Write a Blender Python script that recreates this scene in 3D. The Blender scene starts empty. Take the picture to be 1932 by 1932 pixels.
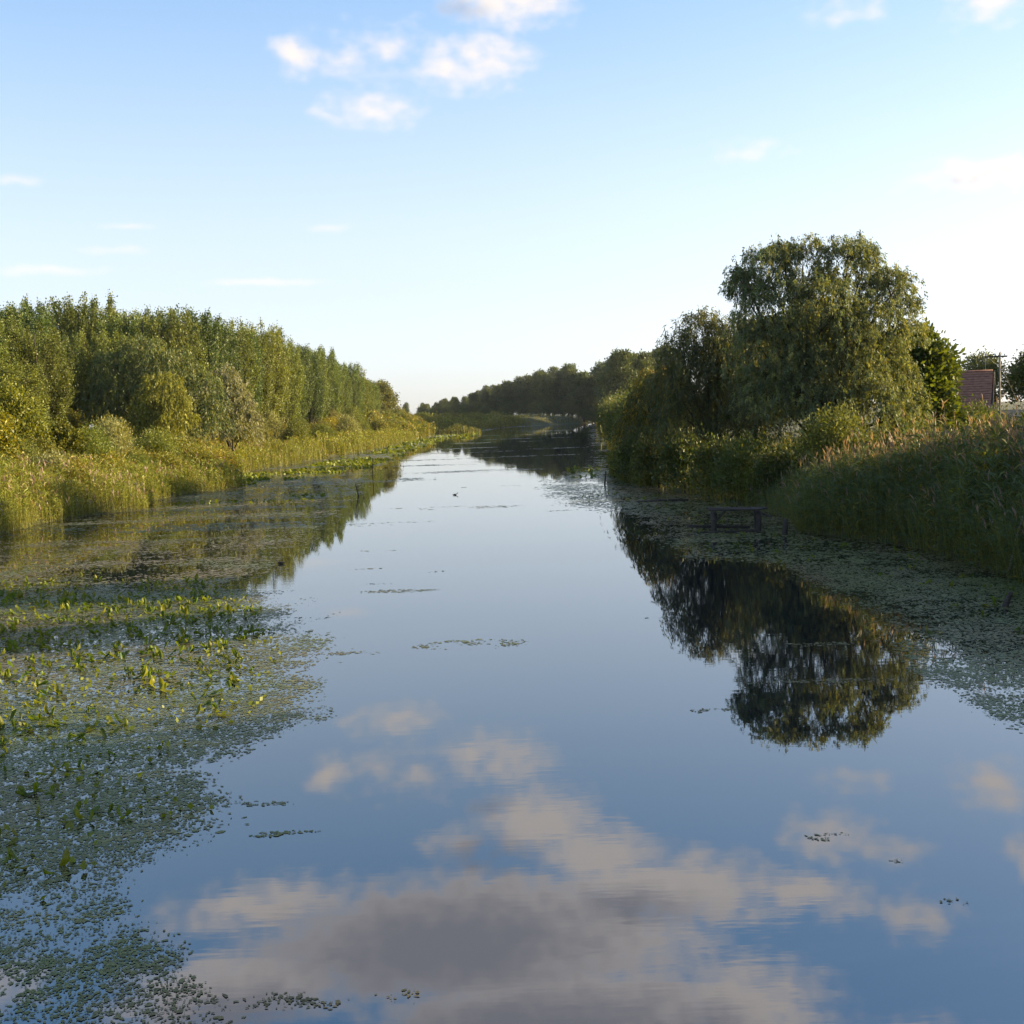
import bpy, math, random
import numpy as np
from mathutils import Vector, Matrix

scene = bpy.context.scene
col = scene.collection
R = math.radians

# ------------------------------------------------------------------ camera
cam_data = bpy.data.cameras.new("camera")
cam = bpy.data.objects.new("camera", cam_data)
col.objects.link(cam)
cam_data.sensor_width = 36.0
cam_data.lens = 36.0 * 2226.0 / 1932.0
cam_data.clip_start = 0.1
cam_data.clip_end = 20000.0
cam.matrix_world = (Matrix.Translation((0, 0, 5.0)) @ Matrix.Rotation(R(90 - 4.6), 4, 'X')
                    @ Matrix.Rotation(R(-1.9), 4, 'Z'))
scene.camera = cam

# ------------------------------------------------------------------ light and exposure
SUN_AZ, SUN_EL = 79.0, 13.0          # degrees, azimuth measured from +Y towards +X
scene.view_settings.view_transform = 'Standard'
scene.view_settings.look = 'None'
scene.view_settings.gamma = 1.0
scene.view_settings.exposure = 1.7
scene.render.engine = 'CYCLES'
cy = scene.cycles
cy.max_bounces = 6
cy.diffuse_bounces = 2
cy.glossy_bounces = 3
cy.transmission_bounces = 3
cy.transparent_max_bounces = 4
cy.volume_bounces = 0
cy.use_adaptive_sampling = True
cy.adaptive_threshold = 0.015
cy.use_denoising = True
try:
    cy.denoiser = 'OPENIMAGEDENOISE'
    cy.denoising_prefilter = 'ACCURATE'
except Exception:
    pass
cy.caustics_reflective = False
cy.caustics_refractive = False

sun_data = bpy.data.lights.new("sun", 'SUN')
sun_data.energy = 5.0
sun_data.angle = R(0.53)
sun_data.color = (1.0, 0.80, 0.44)
sun = bpy.data.objects.new("sun", sun_data)
col.objects.link(sun)
sdir = Vector((math.sin(R(SUN_AZ)) * math.cos(R(SUN_EL)), math.cos(R(SUN_AZ)) * math.cos(R(SUN_EL)), math.sin(R(SUN_EL))))
sun.rotation_euler = (-sdir).to_track_quat('-Z', 'Y').to_euler()
sun.location = (60, 20, 60)

world = bpy.data.worlds.new("World")
scene.world = world
world.use_nodes = True
wn, wl = world.node_tree.nodes, world.node_tree.links
wn.clear()
SKY_STRENGTH = 0.145


def wnode(t, **kw):
    n = wn.new(t)
    for k, v in kw.items():
        setattr(n, k, v)
    return n


def wmath(op, a, b=None, c=None, clamp=False):
    n = wnode('ShaderNodeMath', operation=op)
    n.use_clamp = clamp
    for i, v in enumerate((a, b, c)):
        if v is None:
            continue
        if isinstance(v, (int, float)):
            n.inputs[i].default_value = v
        else:
            wl.new(v, n.inputs[i])
    return n.outputs[0]


def wvec(op, a, b=None, c=None):
    n = wnode('ShaderNodeVectorMath', operation=op)
    for i, v in enumerate((a, b, c)):
        if v is None:
            continue
        if isinstance(v, tuple):
            n.inputs[i].default_value = v
        else:
            wl.new(v, n.inputs[i])
    return n.outputs['Value'] if op == 'LENGTH' else n.outputs[0]


def wrange(v, a, b, c=0.0, d=1.0):
    n = wnode('ShaderNodeMapRange', interpolation_type='SMOOTHSTEP')
    wl.new(v, n.inputs[0])
    for i, x in enumerate((a, b, c, d)):
        n.inputs[i + 1].default_value = x
    return n.outputs[0]


sky = wnode('ShaderNodeTexSky')
sky.sky_type = 'NISHITA'
sky.sun_disc = False
sky.sun_elevation = R(SUN_EL)
sky.sun_rotation = R(SUN_AZ)
sky.altitude = 100
sky.air_density = 1.0
sky.dust_density = 1.1
sky.ozone_density = 1.6
tc = wnode('ShaderNodeTexCoord')
sep = wnode('ShaderNodeSeparateXYZ')
wl.new(tc.outputs['Generated'], sep.inputs[0])
az = wmath('MULTIPLY', wmath('ARCTAN2', sep.outputs[0], sep.outputs[1]), 57.29578)
el = wmath('MULTIPLY', wmath('ARCSINE', sep.outputs[2]), 57.29578)
comb = wnode('ShaderNodeCombineXYZ')
wl.new(az, comb.inputs[0])
wl.new(el, comb.inputs[1])
ang = comb.outputs[0]
warp = wnode('ShaderNodeTexNoise')
warp.inputs['Scale'].default_value = 0.55
warp.inputs['Detail'].default_value = 3.0
wl.new(ang, warp.inputs['Vector'])
ang2 = wvec('ADD', ang, wvec('MULTIPLY', wvec('SUBTRACT', warp.outputs['Color'], (0.5, 0.5, 0.5)), (2.2, 1.3, 0.0)))
fine = wnode('ShaderNodeTexNoise')
fine.inputs['Scale'].default_value = 1.1
fine.inputs['Detail'].default_value = 4.5
fine.inputs['Roughness'].default_value = 0.42
wl.new(wvec('MULTIPLY', ang, (0.8, 1.3, 1.0)), fine.inputs['Vector'])
# each cloud: azimuth, elevation, half width, half height (degrees), thickness
CLOUDS = [(-9.4, 16.6, 1.2, 1.0, .8), (-7.2, 16.5, 1.5, .8, .5), (-5.1, 17.0, 2.2, 1.0, .42), (-0.4, 16.5, 2.4, 1.4, .85),
          (-2.3, 16.0, 1.8, 1.2, .8), (-6.0, 14.4, 2.3, 1.0, .7), (-8.0, 14.2, 1.0, .4, .45), (0.8, 19.3, 3.6, 1.9, 1.3),
          (21.4, 9.9, 3.1, .8, .95), (22.4, 16.9, 2.2, .9, .7), (16.2, 17.3, 1.6, .6, .4), (12.0, 11.8, 1.6, .4, .33),
          (-3.2, 20.3, 2.0, 1.0, .75), (3.6, 20.8, 4.2, 1.6, 1.2), (6.8, 22.4, 7.4, 2.0, 1.5), (-2.4, 24.3, 13.5, 3.2, 2.3),
          (-12.5, 22.2, 6.2, 1.4, 1.1), (14.8, 19.8, 2.6, 1.4, .8), (17.6, 20.3, 2.0, .8, .6), (18.8, 22.9, 2.0, 1.2, .8),
          (10.6, 27.3, 5.2, 2.7, 1.3), (22.6, 17.2, 2.0, 1.3, .75), (23.6, 20.2, 1.0, 1.0, .8), (2.0, 27.8, 11.5, 2.8, 2.2),
          (13.6, 22.3, 4.0, 1.2, 1.0), (-13.5, 25.5, 8.0, 2.0, 1.5), (19.5, 28.0, 2.6, 1.2, .8), (-27.0, 23.5, 5.0, 1.5, .9),
          (33.0, 20.0, 5.0, 1.6, .9), (-38.0, 19.0, 6.0, 1.5, .8)]
WISPS = [(-20.9, 7.2, 3.4, .34, .75), (-17.3, 9.2, 1.7, .25, .6), (-8.2, 9.1, 1.6, .3, .6), (-11.3, 6.7, 4.4, .26, .75),
         (-21.9, 11.0, 1.4, .3, .6), (-17.9, 8.1, 2.6, .3, .45), (28.0, 8.0, 4.0, .4, .6), (-33.0, 8.0, 5.0, .4, .6)]


def blob_field(vec, blobs):
    f = None
    for a, e, rx, ry, w in blobs:
        v = wvec('MULTIPLY_ADD', vec, (1 / rx, 1 / ry, 0.0), (-a / rx, -e / ry, 0.0))
        ln = wvec('LENGTH', v)
        g = wmath('MULTIPLY_ADD', ln, -w, w)
        f = g if f is None else wmath('MAXIMUM', f, g)
    return f


field = blob_field(ang2, CLOUDS)
# the same broken cloud carries on higher up and all round
high = wnode('ShaderNodeTexNoise')
high.inputs['Scale'].default_value = 3.2
high.inputs['Detail'].default_value = 6.0
zc = wmath('MAXIMUM', sep.outputs[2], 0.12)
hv = wnode('ShaderNodeCombineXYZ')
wl.new(wmath('DIVIDE', sep.outputs[0], zc), hv.inputs[0])
wl.new(wmath('DIVIDE', sep.outputs[1], zc), hv.inputs[1])
wl.new(wvec('MULTIPLY', hv.outputs[0], (0.35, 0.35, 0.35)), high.inputs['Vector'])
hf = wmath('MULTIPLY', wmath('SUBTRACT', high.outputs[0], 0.5), 4.0)
hf = wmath('ADD', hf, wrange(el, 27.0, 33.0, -3.0, 0.0))
field = wmath('MAXIMUM', field, hf)
nz = wmath('MULTIPLY', wmath('SUBTRACT', fine.outputs[0], 0.5), 1.3)
dens = wmath('ADD', field, nz)
mask = wrange(dens, -0.2, 1.0)
GREY = [(-4.0, 24.6, 12.5, 3.6, 1.0), (-1.8, 21.0, 3.6, 1.5, .8), (0.5, 28.6, 13.0, 3.4, 1.0), (5.0, 23.2, 5.5, 1.3, .75), (-14.5, 26.5, 7.0, 2.2, .9),
        (-1.8, 18.6, 2.0, .9, .6), (20.6, 9.7, 2.6, .5, .3), (9.0, 28.4, 4.0, 2.0, .7)]
thick = wmath('MAXIMUM', wmath('MULTIPLY', wrange(wmath('ADD', blob_field(ang2, GREY), wmath('MULTIPLY', nz, 0.35)), -0.05, 0.8), 0.92), wrange(wmath('ADD', hf, nz), .6, 1.6))
wfield = wmath('ADD', blob_field(wvec('ADD', ang, wvec('MULTIPLY', wvec('SUBTRACT', warp.outputs['Color'], (0.5, 0.5, 0.5)), (1.0, 0.5, 0.0))), WISPS),
               wmath('MULTIPLY', nz, 0.45))
wmask = wmath('MULTIPLY', wrange(wfield, 0.0, 0.7), 0.5)
hs = wnode('ShaderNodeHueSaturation')
wl.new(wrange(el, 3.0, 27.0, .55, 1.55), hs.inputs['Saturation'])
gm = wnode('ShaderNodeGamma')
gm.inputs[1].default_value = 0.6
wl.new(sky.outputs[0], gm.inputs[0])
wl.new(gm.outputs[0], hs.inputs['Color'])
skyc = wvec('MULTIPLY', hs.outputs[0], (SKY_STRENGTH * .95, SKY_STRENGTH, SKY_STRENGTH * 1.13))
ccol = wnode('ShaderNodeMix', data_type='RGBA')
wl.new(thick, ccol.inputs[0])
ccol.inputs[6].default_value = (0.36, 0.322, 0.292, 1)
ccol.inputs[7].default_value = (0.15, 0.145, 0.16, 1)
mixc = wnode('ShaderNodeMix', data_type='RGBA')
wl.new(wmath('MULTIPLY', wmath('MAXIMUM', mask, wmask), 0.86), mixc.inputs[0])
wl.new(skyc, mixc.inputs[6])
wl.new(ccol.outputs[2], mixc.inputs[7])
bg = wnode('ShaderNodeBackground')
bg.inputs[1].default_value = 1.0
wl.new(mixc.outputs[2], bg.inputs[0])
wout = wnode('ShaderNodeOutputWorld')
wl.new(bg.outputs[0], wout.inputs[0])

# ------------------------------------------------------------------ helpers
rng = np.random.default_rng(7)


def tag(o, label=None, cat=None, group=None, kind=None):
    if label: o["label"] = label
    if cat: o["category"] = cat
    if group: o["group"] = group
    if kind: o["kind"] = kind
    return o


def link(o, parent=None):
    col.objects.link(o)
    if parent is not None:
        o.parent = parent
    return o


def empty(name, loc=(0, 0, 0), rz=0.0, s=1.0):
    o = bpy.data.objects.new(name, None)
    o.location = loc
    o.rotation_euler = (0, 0, rz)
    o.scale = (s, s, s) if isinstance(s, (int, float)) else s
    o.empty_display_size = 0.2
    col.objects.link(o)
    return o


def mesh_from_quads(name, V, tint=None):
    """V: (n,k,3) array of n separate k-gons."""
    n, k = V.shape[0], V.shape[1]
    me = bpy.data.meshes.new(name)
    me.vertices.add(n * k)
    me.vertices.foreach_set('co', V.astype(np.float32).ravel())
    me.loops.add(n * k)
    me.loops.foreach_set('vertex_index', np.arange(n * k, dtype=np.int32))
    me.polygons.add(n)
    me.polygons.foreach_set('loop_start', np.arange(0, n * k, k, dtype=np.int32))
    me.update(calc_edges=True)
    if tint is not None:
        a = me.color_attributes.new('tint', 'FLOAT_COLOR', 'POINT')
        c = np.ones((n, k, 4), dtype=np.float32)
        c[:, :, :3] = tint[:, None, :] if tint.ndim == 2 else tint
        a.data.foreach_set('color', c.ravel())
    return me


def obj(name, me, mat=None, parent=None):
    o = bpy.data.objects.new(name, me)
    if mat is not None and not me.materials:
        me.materials.append(mat)
    return link(o, parent)


def norm(v):
    return v / np.maximum(np.linalg.norm(v, axis=-1, keepdims=True), 1e-9)


def leaves(p, axis, L, W, g=None, bend=0.0):
    """rhombic leaves: p base (n,3), axis unit (n,3), L and W (n,)"""
    g = g if g is not None else rng
    n = len(p)
    axis = norm(axis)
    s = norm(np.cross(axis, g.normal(size=(n, 3))))
    L = np.broadcast_to(L, (n,))[:, None]
    W = np.broadcast_to(W, (n,))[:, None]
    V = np.empty((n, 4, 3))
    V[:, 0] = p
    V[:, 1] = p + axis * L * .45 + s * W * .5
    V[:, 2] = p + axis * L
    V[:, 3] = p + axis * L * .45 - s * W * .5
    if bend:
        V[:, 2, 2] -= bend * L[:, 0]
    return V


def _hash(ix, iy, seed):
    h = (ix.astype(np.int64) * 374761393 + iy.astype(np.int64) * 668265263 + seed * 1442695041) & 0xFFFFFFFF
    h = ((h ^ (h >> 13)) * 1274126177) & 0xFFFFFFFF
    return ((h ^ (h >> 16)) & 0xFFFF) / 65535.0


def vnoise(x, y, seed=0):
    x = np.asarray(x, float); y = np.asarray(y, float)
    ix, iy = np.floor(x), np.floor(y)
    fx, fy = x - ix, y - iy
    fx = fx * fx * (3 - 2 * fx); fy = fy * fy * (3 - 2 * fy)
    a, b = _hash(ix, iy, seed), _hash(ix + 1, iy, seed)
    c, d = _hash(ix, iy + 1, seed), _hash(ix + 1, iy + 1, seed)
    return (a + (b - a) * fx) * (1 - fy) + (c + (d - c) * fx) * fy


def fbm(x, y, seed=0, octv=4):
    t, a, s = 0.0, 0.5, 0.0
    for i in range(octv):
        t = t + a * vnoise(x * 2 ** i, y * 2 ** i, seed + i * 17)
        s += a
        a *= 0.5
    return t / s


def inside(poly, x, y):
    r = np.zeros(x.shape, bool)
    n = len(poly)
    j = n - 1
    for i in range(n):
        xi, yi = poly[i]
        xj, yj = poly[j]
        c = ((yi > y) != (yj > y)) & (x < (xj - xi) * (y - yi) / (yj - yi + 1e-12) + xi)
        r ^= c
        j = i
    return r


class TM:
    """collects tubes, boxes and grids into one mesh"""
    def __init__(self):
        self.v, self.f = [], []

    def tube(self, pts, rad, seg=7, cap=True):
        pts = [Vector(p) for p in pts]
        base = len(self.v)
        n = len(pts)
        for i, p in enumerate(pts):
            t = (pts[min(i + 1, n - 1)] - pts[max(i - 1, 0)]).normalized()
            ref = Vector((1, 0, 0)) if abs(t.x) < 0.8 else Vector((0, 1, 0))
            u = t.cross(ref).normalized(); w = t.cross(u)
            for k in range(seg):
                a = 2 * math.pi * k / seg
                self.v.append(tuple(p + (u * math.cos(a) + w * math.sin(a)) * rad[i]))
        for i in range(n - 1):
            for k in range(seg):
                a, b = base + i * seg + k, base + i * seg + (k + 1) % seg
                self.f.append((a, b, b + seg, a + seg))
        if cap:
            self.f.append(tuple(base + k for k in reversed(range(seg))))
            self.f.append(tuple(base + (n - 1) * seg + k for k in range(seg)))
        return self

    def box(self, c, size, rot=None):
        b = len(self.v)
        m = rot or Matrix.Identity(3)
        for dx in (-.5, .5):
            for dy in (-.5, .5):
                for dz in (-.5, .5):
                    self.v.append(tuple(Vector(c) + m @ Vector((dx * size[0], dy * size[1], dz * size[2]))))
        for q in ((0, 1, 3, 2), (4, 6, 7, 5), (0, 4, 5, 1), (2, 3, 7, 6), (0, 2, 6, 4), (1, 5, 7, 3)):
            self.f.append(tuple(b + i for i in q))
        return self

    def poly(self, pts, faces):
        b = len(self.v)
        self.v += [tuple(p) for p in pts]
        self.f += [tuple(b + i for i in f) for f in faces]
        return self

    def mesh(self, name, smooth=False):
        me = bpy.data.meshes.new(name)
        me.from_pydata(self.v, [], self.f)
        if smooth:
            me.polygons.foreach_set('use_smooth', [True] * len(me.polygons))
        me.update()
        return me


# ------------------------------------------------------------------ materials
def new_mat(name):
    m = bpy.data.materials.new(name)
    m.use_nodes = True
    m.node_tree.nodes.clear()
    return m, m.node_tree.nodes, m.node_tree.links


def foliage_mat(name, translucent=0.38, gloss=0.025, rough=0.5, vary=0.22, tcol=(1.3, 1.15, 0.38)):
    m, n, l = new_mat(name)
    at_ = n.new('ShaderNodeAttribute'); at_.attribute_name = 'tint'
    oi = n.new('ShaderNodeObjectInfo')
    hsv = n.new('ShaderNodeHueSaturation')
    mr = n.new('ShaderNodeMapRange')
    mr.inputs[3].default_value = 1 - vary; mr.inputs[4].default_value = 1 + vary
    l.new(oi.outputs['Random'], mr.inputs[0]); l.new(mr.outputs[0], hsv.inputs['Value'])
    mh = n.new('ShaderNodeMath'); mh.operation = 'MULTIPLY_ADD'
    mh2 = n.new('ShaderNodeMath'); mh2.operation = 'FRACT'
    mh3 = n.new('ShaderNodeMath'); mh3.operation = 'MULTIPLY'; mh3.inputs[1].default_value = 7.31
    l.new(oi.outputs['Random'], mh3.inputs[0]); l.new(mh3.outputs[0], mh2.inputs[0]); l.new(mh2.outputs[0], mh.inputs[0])
    mh.inputs[1].default_value = 0.018; mh.inputs[2].default_value = 0.491
    l.new(mh.outputs[0], hsv.inputs['Hue'])
    wm = n.new('ShaderNodeVectorMath'); wm.operation = 'MULTIPLY'; wm.inputs[1].default_value = (1.15, 1.1, 0.68)
    l.new(at_.outputs['Color'], wm.inputs[0]); l.new(wm.outputs[0], hsv.inputs['Color'])
    d = n.new('ShaderNodeBsdfDiffuse'); t = n.new('ShaderNodeBsdfTranslucent'); gl = n.new('ShaderNodeBsdfGlossy')
    gl.inputs['Roughness'].default_value = rough
    gl.inputs['Color'].default_value = (.9, .9, .9, 1)
    tm = n.new('ShaderNodeVectorMath'); tm.operation = 'MULTIPLY'; tm.inputs[1].default_value = tcol
    l.new(hsv.outputs[0], d.inputs[0]); l.new(hsv.outputs[0], tm.inputs[0]); l.new(tm.outputs[0], t.inputs[0])
    m1 = n.new('ShaderNodeMixShader'); m1.inputs[0].default_value = translucent
    l.new(d.outputs[0], m1.inputs[1]); l.new(t.outputs[0], m1.inputs[2])
    m2 = n.new('ShaderNodeMixShader'); m2.inputs[0].default_value = gloss
    l.new(m1.outputs[0], m2.inputs[1]); l.new(gl.outputs[0], m2.inputs[2])
    o = n.new('ShaderNodeOutputMaterial'); l.new(m2.outputs[0], o.inputs[0])
    return m


def noise_mat(name, c1, c2, scale=4.0, rough=0.85, stretch=(1, 1, 1), bump=0.3, detail=5.0, c3=None, spec=0.3):
    m, n, l = new_mat(name)
    tcn = n.new('ShaderNodeTexCoord'); mp = n.new('ShaderNodeMapping'); mp.inputs['Scale'].default_value = stretch
    l.new(tcn.outputs['Object'], mp.inputs[0])
    nz_ = n.new('ShaderNodeTexNoise'); nz_.inputs['Scale'].default_value = scale; nz_.inputs['Detail'].default_value = detail
    l.new(mp.outputs[0], nz_.inputs['Vector'])
    r = n.new('ShaderNodeValToRGB')
    r.color_ramp.elements[0].position = 0.3; r.color_ramp.elements[1].position = 0.72
    r.color_ramp.elements[0].color = (*c1, 1); r.color_ramp.elements[1].color = (*c2, 1)
    if c3:
        e = r.color_ramp.elements.new(0.5); e.color = (*c3, 1)
    l.new(nz_.outputs[0], r.inputs[0])
    b = n.new('ShaderNodeBsdfPrincipled'); b.inputs['Roughness'].default_value = rough
    b.inputs['Specular IOR Level'].default_value = spec
    l.new(r.outputs[0], b.inputs['Base Color'])
    if bump:
        bp = n.new('ShaderNodeBump'); bp.inputs['Strength'].default_value = bump; bp.inputs['Distance'].default_value = 0.03
        l.new(nz_.outputs[0], bp.inputs['Height']); l.new(bp.outputs[0], b.inputs['Normal'])
    o = n.new('ShaderNodeOutputMaterial'); l.new(b.outputs[0], o.inputs[0])
    return m


M_LEAF = foliage_mat('leaf')
M_REED = foliage_mat('reed_leaf', translucent=0.33, gloss=0.02, vary=0.05)
M_LILY = foliage_mat('lily_leaf', translucent=0.4, gloss=0.018, rough=0.45, vary=0.18, tcol=(1.5, 1.35, 0.3))
def floating_mat():
    m, n, l = new_mat('floating_leaf')
    at_ = n.new('ShaderNodeAttribute'); at_.attribute_name = 'tint'
    d = n.new('ShaderNodeBsdfDiffuse'); gl = n.new('ShaderNodeBsdfGlossy')
    gl.inputs['Roughness'].default_value = 0.3
    gl.inputs['Color'].default_value = (.85, .85, .85, 1)
    l.new(at_.outputs['Color'], d.inputs[0])
    fr = n.new('ShaderNodeFresnel'); fr.inputs['IOR'].default_value = 1.3
    mf = n.new('ShaderNodeMath'); mf.operation = 'MULTIPLY_ADD'; mf.inputs[1].default_value = 0.36; mf.inputs[2].default_value = 0.015
    l.new(fr.outputs[0], mf.inputs[0])
    mx = n.new('ShaderNodeMixShader'); l.new(mf.outputs[0], mx.inputs[0]); l.new(d.outputs[0], mx.inputs[1]); l.new(gl.outputs[0], mx.inputs[2])
    o = n.new('ShaderNodeOutputMaterial'); l.new(mx.outputs[0], o.inputs[0])
    return m


M_MAT = floating_mat()
M_BARK = noise_mat('bark', (0.022, 0.018, 0.013), (0.065, 0.052, 0.038), 6.0, 0.9, (3, 3, .6), 0.6)
M_SOIL = noise_mat('soil_and_litter', (0.035, 0.035, 0.016), (0.09, 0.08, 0.035), 0.8, 0.95, c3=(0.055, 0.06, 0.02))
M_WOOD = noise_mat('old_wet_wood', (0.018, 0.014, 0.011), (0.07, 0.055, 0.043), 3.0, 0.75, (1, 8, 8), 0.5)
M_PALEWOOD = noise_mat('weathered_pale_wood', (0.2, 0.16, 0.11), (0.38, 0.32, 0.25), 5.0, 0.8, (4, 4, .7), 0.4)
M_TILE = noise_mat('clay_roof_tile', (0.19, 0.085, 0.055), (0.32, 0.15, 0.10), 3.0, 0.8, bump=0.2)
M_DARKTILE = noise_mat('dark_roof_tile', (0.05, 0.045, 0.05), (0.11, 0.085, 0.085), 3.0, 0.8, bump=0.2)
M_STUCCO = noise_mat('grey_stucco', (0.25, 0.24, 0.22), (0.42, 0.39, 0.35), 2.0, 0.9, bump=0.2)
M_WHITE = noise_mat('white_plaster', (0.55, 0.54, 0.52), (0.75, 0.74, 0.72), 2.0, 0.8, bump=0.1)
M_DARKWOOD = noise_mat('dark_painted_board', (0.02, 0.017, 0.016), (0.05, 0.04, 0.035), 5.0, 0.6, bump=0.1)
M_METAL = noise_mat('grey_metal', (0.2, 0.2, 0.2), (0.32, 0.31, 0.3), 8.0, 0.45, bump=0.0, spec=0.5)
M_DUCK = noise_mat('duck_plumage', (0.012, 0.011, 0.01), (0.05, 0.04, 0.032), 14.0, 0.7, bump=0.1)
M_BILL = noise_mat('duck_bill', (0.25, 0.17, 0.08), (0.4, 0.3, 0.15), 20.0, 0.5, bump=0.0)


def water_mat():
    m, n, l = new_mat('river_water')
    tcn = n.new('ShaderNodeTexCoord')
    b = n.new('ShaderNodeBsdfPrincipled')
    b.inputs['Base Color'].default_value = (0.007, 0.009, 0.012, 1)
    b.inputs['Roughness'].default_value = 0.012
    b.inputs['IOR'].default_value = 3.1
    mp = n.new('ShaderNodeMapping'); mp.inputs['Scale'].default_value = (0.9, 4.2, 1); mp.inputs['Rotation'].default_value = (0, 0, R(8))
    l.new(tcn.outputs['Object'], mp.inputs[0])
    n1 = n.new('ShaderNodeTexNoise'); n1.inputs['Scale'].default_value = 1.3; n1.inputs['Detail'].default_value = 2.5
    l.new(mp.outputs[0], n1.inputs['Vector'])
    mp2 = n.new('ShaderNodeMapping'); mp2.inputs['Scale'].default_value = (0.22, 0.1, 1)
    l.new(tcn.outputs['Object'], mp2.inputs[0])
    n2 = n.new('ShaderNodeTexNoise'); n2.inputs['Scale'].default_value = 1.0; n2.inputs['Detail'].default_value = 2.0
    l.new(mp2.outputs[0], n2.inputs['Vector'])
    r = n.new('ShaderNodeMapRange'); r.interpolation_type = 'SMOOTHSTEP'
    r.inputs[1].default_value = 0.42; r.inputs[2].default_value = 0.72; r.inputs[3].default_value = 0.18; r.inputs[4].default_value = 1.0
    l.new(n2.outputs[0], r.inputs[0])
    mu = n.new('ShaderNodeMath'); mu.operation = 'MULTIPLY'
    l.new(n1.outputs[0], mu.inputs[0]); l.new(r.outputs[0], mu.inputs[1])
    bp = n.new('ShaderNodeBump'); bp.inputs['Strength'].default_value = 1.0; bp.inputs['Distance'].default_value = 0.0010
    l.new(mu.outputs[0], bp.inputs['Height']); l.new(bp.outputs[0], b.inputs['Normal'])
    o = n.new('ShaderNodeOutputMaterial'); l.new(b.outputs[0], o.inputs[0])
    return m


M_WATER = water_mat()

# ------------------------------------------------------------------ river course, ground and water
LSH = np.array([(-400, -20), (0, -22), (50, -24.5), (56.7, -24.9), (65, -25.8), (70.8, -24.6), (73.5, -22.6), (77, -23.6), (82, -24.8),
                (90, -23.7), (97, -21.6), (104, -24), (115, -27), (129, -28.3), (162, -26.3), (206, -24.2), (287, -23.4),
                (420, -24), (487, -13.5), (560, -4), (620, 4), (660, 22), (690, 50), (900, 50), (4000, 50)], float)
RSH = np.array([(-400, 16), (0, 15), (31, 13.7), (35, 13.9), (41.5, 13.6), (47, 11.4), (53, 12.2), (59, 12.1), (66, 10.8), (72.7, 10.0),
                (85, 8.6), (98, 8.3), (110, 10), (130, 11.5), (161, 13.6), (240, 19.5), (350, 27), (450, 35), (600, 45.6), (690, 52), (900, 52), (4000, 52)], float)


def xl(y): return np.interp(y, LSH[:, 0], LSH[:, 1])
def xr(y): return np.interp(y, RSH[:, 0], RSH[:, 1])


def gz(x, y):
    x = np.asarray(x, float); y = np.asarray(y, float)
    sl, sr = xl(y) - x, x - xr(y)
    zl = np.interp(sl, [-8, -2.5, -.6, 0, 1, 6, 14, 24, 40, 200], [-1.6, -.9, -.25, -.06, .1, 1.3, 4.0, 4.9, 5.1, 5.1])
    zr = np.interp(sr, [-8, -2.5, -.6, 0, 1, 6, 12, 25, 60, 200], [-1.6, -.9, -.25, -.06, .12, .6, 1.1, 1.7, 2.1, 2.4])
    z = np.where(sl > sr, zl, zr)
    land = np.clip(np.maximum(sl, sr) / 4.0, 0, 1)
    return z + land * (fbm(x * .12, y * .12, 3) - .5) * .7


ys = np.unique(np.concatenate([np.arange(-300, 0, 30), np.arange(0, 140, 2.0), np.arange(140, 320, 5.), np.arange(320, 720, 12.),
                               np.arange(720, 1200, 60.), np.array([1500, 2000, 3000, 4000.])]))
offs = np.array([-.3, 0, .5, 1, 2, 3.5, 5, 7, 9, 11.5, 14, 17, 20, 24, 28, 33, 40, 50, 70, 100, 160, 300, 700, 1800, 4000.])
rows = []
for y in ys:
    a, b = float(xl(y)), float(xr(y))
    mid = [a + (b - a) * t for t in (.06, .15, .5, .85, .94)]
    xs = np.concatenate([a - offs[::-1], mid, b + offs])
    rows.append(np.stack([xs, np.full_like(xs, y), gz(xs, np.full_like(xs, y))], 1))
G = np.array(rows)
nr, nc = G.shape[:2]
idx = np.arange(nr * nc).reshape(nr, nc)
F4 = np.stack([idx[:-1, :-1], idx[:-1, 1:], idx[1:, 1:], idx[1:, :-1]], -1).reshape(-1, 4)
me = bpy.data.meshes.new('ground')
me.from_pydata(G.reshape(-1, 3).tolist(), [], F4.tolist())
me.polygons.foreach_set('use_smooth', [True] * len(me.polygons)); me.update()
tag(obj('ground', me, M_SOIL), kind='structure')
wy = np.concatenate([np.arange(-300, 0, 50.), np.arange(0, 720, 10.)])
wv, wf = [], []
for y in wy:
    wv += [(float(xl(y)) - 1.5, y, 0.0), (float(xr(y)) + 1.5, y, 0.0)]
for i in range(len(wy) - 1):
    wf.append((2 * i, 2 * i + 1, 2 * i + 3, 2 * i + 2))
me = bpy.data.meshes.new('river_water'); me.from_pydata(wv, [], wf); me.update()
tag(obj('river_water', me, M_WATER), kind='structure')

# ------------------------------------------------------------------ floating weed
LOPEN = [(-1.5, 6), (-1.9, 9.2), (-3.4, 10.6), (-4.1, 12.0), (-4.3, 12.9), (-4.0, 13.7), (-3.3, 15.2), (-4.9, 16.8), (-4.5, 18.1), (-3.8, 20.0), (-4.1, 24.4),
         (-4.9, 28.5), (-6.1, 32.6), (-8.3, 37.4), (-8.9, 48.4), (-9.6, 62), (-10.7, 78.0), (-12.5, 98), (-14.0, 118.4), (-16.5, 160), (-17.5, 215.0), (-16.5, 353), (-3, 560), (30, 670)]
lpoly = LOPEN + [(float(xl(y)) - .6, float(y)) for y in np.arange(665, 4, -3.0)]
ROPEN = [(8.5, 12), (8.0, 18.4), (7.2, 20.0), (8.3, 23.5), (9.0, 30.3), (8.6, 36.8), (6.2, 39.7), (6.1, 47), (6.3, 55.2), (3.2, 69.1), (2.6, 89.0), (6, 105), (9.0, 126.0), (11.5, 160), (16, 233.2), (24, 350), (40, 590)]
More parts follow.
